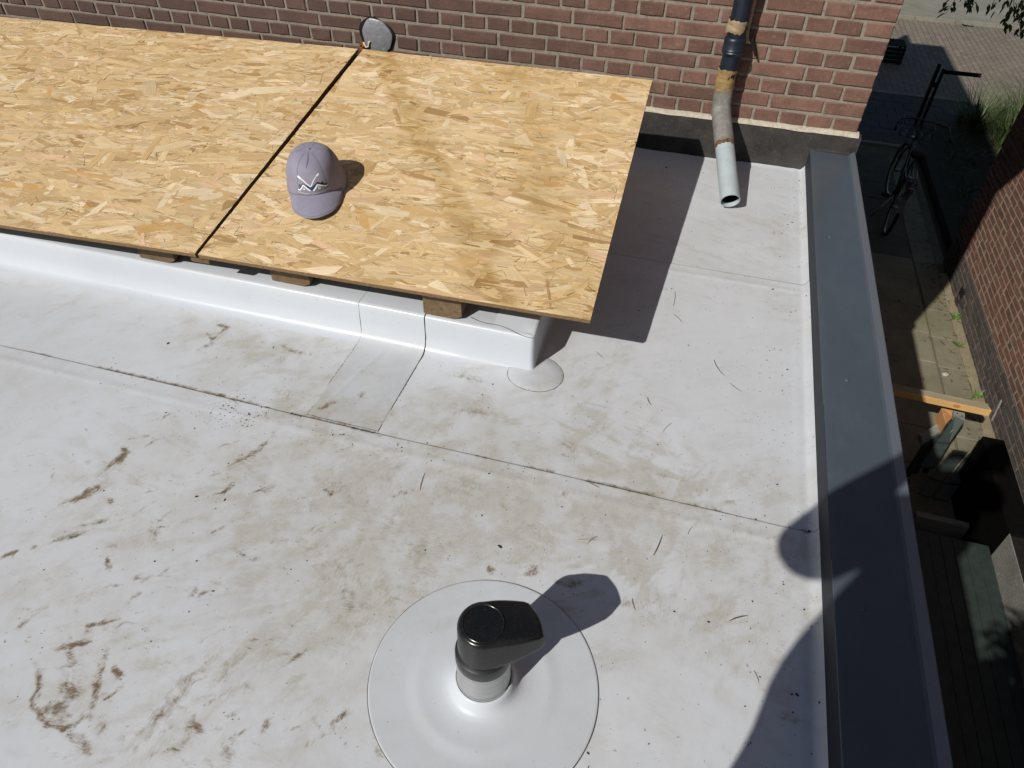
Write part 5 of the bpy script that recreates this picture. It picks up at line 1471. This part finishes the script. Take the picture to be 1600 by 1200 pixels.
# ---------------------------------------------------------------- street tree whose low twigs hang into the picture
tree = empty('street_tree', (3.6, 6.9, GZ), 'leafy tree whose low twigs hang in at the upper right corner', 'tree')
bm = bmesh.new(); rnd = []
r = random.Random(4)
def leaf(c, d_, L, W_, q):
    d_ = d_.normalized(); s_ = d_.cross(Vector((0, 0, 1)));  s_ = s_.normalized() if s_.length > .1 else Vector((1, 0, 0)); nn = s_.cross(d_)
    P = [c, c+d_*L*.3+s_*W_*.5+nn*.06*L, c+d_*L*.68+s_*W_*.42+nn*.03*L, c+d_*L-nn*.08*L, c+d_*L*.68-s_*W_*.42+nn*.03*L, c+d_*L*.3-s_*W_*.5+nn*.06*L]
    v = [bm.verts.new(p) for p in P]; bm.faces.new((v[0], v[1], v[2], v[3])); bm.faces.new((v[0], v[3], v[4], v[5])); rnd.extend([q, q])
base = Vector((3.6, 6.9, GZ))
twigs = []
tb = bmesh.new()
tube(tb, [base, base+Vector((.02, .02, 1.4)), base+Vector((-.05, .05, 2.6)), base+Vector((0, 0, 4.2))], [.11, .09, .075, .04], 12)
# hanging sprays, each set by where it shows in the photo
sprays = [((1490, 4), (1477, 22), 6.6), ((1516, 2), (1522, 14), 6.6), ((1508, -4), (1512, 10), 6.6), ((1553, 2), (1551, 12), 6.8), ((1580, 2), (1570, 46), 6.7), ((1596, 10), (1594, 52), 6.7), ((1584, 0), (1584, 30), 6.5), ((1600, 0), (1600, 30), 6.4)]
def atd(px, py, dist):
    dd = (px-800)/FPX*RT-(py-600)/FPX*UP+FW; return Vector(CAM_POS+dd*dist)
hubp = Vector((3.1, 5.9, GZ+2.9))
for (a_, b_, ds) in sprays:
    A1, B1 = atd(*a_, ds), atd(*b_, ds)
    st = A1+(A1-B1)*0.5+Vector((0, 0, .25))
    tube(tb, [base+Vector((-.05, .05, 2.6)), (base+Vector((0, 0, 3.0))).lerp(st, .6)+Vector((0, 0, .3)), st, A1, B1], [.02, .012, .006, .003, .0015], 6)
    for k in range(16 if a_[0] > 1570 else 9):
        t = r.random(); c = A1.lerp(B1, t)+Vector((r.uniform(-.05, .05), r.uniform(-.05, .05), r.uniform(-.04, .05)))
        d_ = (B1-A1).normalized()+Vector((r.uniform(-.8, .8), r.uniform(-.8, .8), r.uniform(-.7, .1)))
        leaf(c, d_, r.uniform(.05, .095), r.uniform(.022, .036), r.random())
# crown above and to the right
for k in range(2600):
    v = Vector((r.gauss(0, 1), r.gauss(0, 1), r.gauss(0, 1))).normalized()*(r.random()**.4)
    c = Vector((3.75, 7.1, GZ+4.1))+Vector((v.x*1.25, v.y*1.3, v.z*1.0))
    if fbm(np.array(c.x*1.9), np.array(c.y*1.9+c.z*2.3), 1, 2, 190) < .44: continue
    leaf(c, Vector((r.uniform(-1, 1), r.uniform(-1, 1), r.uniform(-.9, .2))), r.uniform(.08, .14), r.uniform(.035, .055), r.random())
lo = leafy('crown', bm, LEAF, rnd, tree); lo.location = (-3.6, -6.9, -GZ)
to = obj('trunk', tb, BARK, tree, smooth='full'); to.location = (-3.6, -6.9, -GZ)

shrub = empty('shade_shrub', (0.72, -3.62, GZ), 'unseen bushy tree added behind the photographer to shade the alley box', 'shrub')  # added out of view, placed and shaped to throw shade on the green box
bm = bmesh.new(); rnd = []
for k in range(7000):
    v = Vector((r.gauss(0, 1), r.gauss(0, 1), r.gauss(0, 1))).normalized()*(r.random()**.36)
    leaf(Vector((v.x*.70, v.y*.60, -GZ+.02+v.z*.95)), Vector((r.uniform(-1, 1), r.uniform(-1, 1), r.uniform(-.9, .2))), r.uniform(.07, .12), r.uniform(.035, .05), r.random())
leafy('crown', bm, LEAF, rnd, shrub)
bm = bmesh.new(); tube(bm, [(0, 0, 0), (.03, 0, 1.2), (-.02, .03, 2.2), (0, 0, 3.2)], [.06, .05, .035, .01], 10)
for k in range(7): tube(bm, [(0, 0, 1.6+k*.18), (.25*math.cos(k*2.4), .25*math.sin(k*2.4), 2.0+k*.18), (.5*math.cos(k*2.4), .5*math.sin(k*2.4), 2.3+k*.18)], [.02, .012, .004], 6)
obj('trunk', bm, BARK, shrub, smooth='full')

# ---------------------------------------------------------------- the photographer (out of frame, casts the shadow at lower right)
def skinned(name, V, E_, root, m, parent=None, sub=2):
    me = bpy.data.meshes.new(name); me.from_pydata([v[:3] for v in V], E_, [])
    o = link(name, me, m, parent)
    sm = o.modifiers.new('skin', 'SKIN'); me.skin_vertices[0].data
    for i, v in enumerate(V):
        rr = v[3] if hasattr(v[3], '__len__') else (v[3], v[3])
        me.skin_vertices[0].data[i].radius = rr
        me.skin_vertices[0].data[i].use_root = (i == root)
    s2 = o.modifiers.new('sub', 'SUBSURF'); s2.levels = sub; s2.render_levels = sub
    for p in me.polygons: p.use_smooth = True
    sm.use_smooth_shade = True
    return o
person = empty('person', (-0.62, -3.66, 0), 'person in dark clothes on the roof holding up a phone with both hands', 'person')
off = Vector((0.62, 3.66, 0))
PX, PY = -0.635, -3.60
V = [(PX, PY, .96, (.28, .13)), (PX, PY+.01, 1.08, (.255, .13)), (PX, PY+.02, 1.32, (.20, .13)), (PX, PY+.02, 1.48, (.145, .095)), (PX+.03, PY+.03, 1.58, (.06, .06)), (-.545, PY+.06, 1.70, (.085, .098)), (-.540, PY+.07, 1.81, (.084, .098)), (-.540, PY+.06, 1.885, (.055, .06)),
     (PX-.195, PY+.03, 1.48, .072), (PX-.225, PY+.12, 1.32, .072), (-.880, -3.40, 1.165, .078), (-.81, -3.335, 1.29, .055), (-.735, -3.285, 1.395, .032), (-.712, -3.278, 1.44, .033),
     (PX+.195, PY+.03, 1.48, .072), (PX+.255, PY+.12, 1.32, .072), (-.335, -3.42, 1.18, .064), (-.41, -3.345, 1.29, .052), (-.50, -3.285, 1.395, .032), (-.522, -3.278, 1.44, .033),
     (PX-.10, PY, .88, (.105, .105)), (PX-.12, PY+.02, .50, .068), (PX-.13, PY-.01, .10, .047), (PX-.14, PY+.13, .045, (.042, .04)),
     (PX+.10, PY, .88, (.105, .105)), (PX+.12, PY+.03, .50, .068), (PX+.13, PY, .10, .047), (PX+.14, PY+.14, .045, (.042, .04))]
V = [(v[0]+.62, v[1]+3.66, v[2], v[3]) for v in V]
E_ = [(0, 1), (1, 2), (2, 3), (3, 4), (4, 5), (5, 6), (6, 7), (3, 8), (8, 9), (9, 10), (10, 11), (11, 12), (12, 13), (3, 14), (14, 15), (15, 16), (16, 17), (17, 18), (18, 19), (0, 20), (20, 21), (21, 22), (22, 23), (0, 24), (24, 25), (25, 26), (26, 27)]
body = skinned('body', V, E_, 0, SHIRT, person)
# five fingers and a thumb root on each hand, closed round the phone edge
for s_ in (-1, 1):
    hx = -0.615+s_*.082
    for k in range(4):
        z = 1.415+k*.018; L = (.050, .058, .060, .052)[k]
        F = [(hx, -3.282, z, .0088), (hx-s_*.004, -3.262, z+.002, .0086), (hx-s_*.018, -3.254, z+.003, .0082), (hx-s_*L*.75, -3.2545, z+.002, .0072)]
        skinned('finger', [(a+.62, b+3.66, c, d_) for a, b, c, d_ in F], [(0, 1), (1, 2), (2, 3)], 0, SKIN, person, 1)
    F = [(hx, -3.285, 1.420, .011), (hx-s_*.012, -3.282, 1.435, .010), (hx-s_*.032, -3.279, 1.450, .0085)]
    skinned('thumb', [(a+.62, b+3.66, c, d_) for a, b, c, d_ in F], [(0, 1), (1, 2)], 0, SKIN, person, 1)
bm = bmesh.new(); bmesh.ops.create_uvsphere(bm, u_segments=24, v_segments=14, radius=1, matrix=Matrix.Translation((-.54+.62, PY+3.66+.045, 1.815))@Matrix.Diagonal((.088, .108, .098, 1)))
for v in bm.verts:
    if v.co.y > PY+3.66+.09 and v.co.z < 1.85: v.co.y = PY+3.66+.09
obj('hair', bm, HAIR, person, smooth='full')
ph = bpy.data.objects.new('phone', None); COL.objects.link(ph); ph.matrix_world = M@Matrix.Translation((0, 0.03, 0.03)); setp(ph, 'black smartphone held up by the person on the roof', 'phone')
bm = bmesh.new(); box(bm, (-.078, -.038, .0), (.078, .038, .009), bevel=.004); obj('phone_body', bm, BIKE, ph)

# ---------------------------------------------------------------- grit, leaves and stems on the roof
bm = bmesh.new()
def speck(x, y, z, s):
    n = R.randint(4, 6); a0 = R.uniform(0, 6.28); st = R.uniform(1, 2.4); an = R.uniform(0, 3.14)
    pts = []
    for k in range(n):
        a_ = a0+2*math.pi*k/n; rr = s*R.uniform(.6, 1.1); u_, v_ = rr*math.cos(a_)*st, rr*math.sin(a_)
        pts.append((x+u_*math.cos(an)-v_*math.sin(an), y+u_*math.sin(an)+v_*math.cos(an)))
    prism(bm, pts, z, z+s*R.uniform(.3, .9)+.001)
def roofz(x, y): return float(Z[min(nx-1, np.searchsorted(xs, x)), min(ny-1, np.searchsorted(ys, y))])
for k in range(620):
    m_ = R.random()
    if m_ < .45: x, y = R.uniform(-1.9, -.18), R.uniform(-2.75, -.1)
    elif m_ < .7: x, y = R.uniform(-.32, -.175), R.uniform(-2.75, -.1)
    elif m_ < .85: x, y = R.uniform(-2.2, -.2), SEAM1+R.gauss(-.02, .03)
    else:
        c = at(R.gauss(370, 40), R.gauss(650, 12)); x, y = c[0], c[1]
    if x < -1.0 and y > -1.7: continue
    speck(x, y, roofz(x, y)-.0004, R.choice((.0005, .0006, .0007, .0009, .0012, .0017)))
for k in range(1500):
    x, y = R.uniform(-2.0, -.18), R.uniform(-2.95, -.1)
    if k % 4 == 0 and k > 3: x, y = lx+R.gauss(0, .02), ly+R.gauss(0, .02)
    else: lx, ly = x, y
    if (x < -1.0 and y > -1.7) or x > -.174: continue
    speck(x, y, roofz(x, y)-.0003, R.choice((.0004, .0005, .0006, .0008)))
for px, py, s_ in ((781, 856, .006), (1041, 262, .007), (308, 778, .005), (860, 330, .004), (1263, 833, .006), (1252, 830, .005), (1244, 1088, .005), (1236, 1087, .004), (1106, 974, .004), (263, 538, .005), (352, 783, .004), (694, 403, .0)):
    if s_:
        c = at(px, py); speck(c[0], c[1], roofz(c[0], c[1])-.0003, s_*.5)
setp(obj('roof_grit', bm, DEBRIS), kind='stuff')
TW = [((1140, 970), (1168, 962), .0026, 'curved brown stem on the roof near the trim, beside the vent shadow'), ((1116, 561), (1133, 586), .002, 'dark stem in the middle of the roof, upper half of a broken pair'), ((1141, 597), (1160, 611), .0015, 'dark stem in the middle of the roof, lower half of a broken pair'),
      ((1012, 620), (1018, 632), .002, 'short dark stem lying below the sheet shadow tip'), ((1021, 868), (1035, 836), .0024, 'long dark stem standing out above the vent shadow, toward the trim'), ((918, 849), (933, 838), .0026, 'pale crossed stem right of the seam above the vent'), ((895, 845), (932, 844), .0012, 'thin flat stem crossing the pale stem above the vent'),
      ((1055, 455), (1052, 478), .0014, 'wispy stem just right of the sheet shadow'), ((1053, 490), (1066, 503), .0014, 'short wispy stem just right of the sheet shadow, lower one'), ((931, 548), (944, 559), .0013, 'small stem left of the sheet shadow tip'), ((988, 935), (993, 954), .0013, 'thin upright stem right of the vent shadow tip'),
      ((1036, 675), (1050, 660), .0013, 'fine pale stem above the long seam, centre right'), ((1075, 835), (1082, 823), .0010, 'tiny stem just below the long seam, toward the trim'), ((656, 765), (664, 738), .0016, 'brown stem below the seam, left of centre'), ((920, 755), (935, 762), .003, 'straw coloured chip beside the long seam'), ((1178, 1048), (1186, 1068), .001, 'hair thin stem above the photographer shadow')]
for (a_, b_, w_, lab) in TW:
    A1, B1 = Vector(at(*a_, 2, .006)), Vector(at(*b_, 2, .006)); mid_ = (A1+B1)/2; dd = B1-A1; sd = Vector((-dd.y, dd.x, 0))*R.uniform(-.09, .09); w_ *= .72
    bm = bmesh.new(); tube(bm, [A1-mid_, (A1-mid_)*.4+sd*.8, (B1-mid_)*.4+sd*.8, B1-mid_], [w_*.4, w_*.8, w_*.7, w_*.25], 6)
    o = obj('dry_stem', bm, DRY if 'straw' not in lab and 'pale' not in lab else WOOD_GREYED, smooth='full'); o.location = (mid_.x, mid_.y, roofz(mid_.x, mid_.y)+.001); setp(o, lab, 'stem', 'dry stems on the white roof')
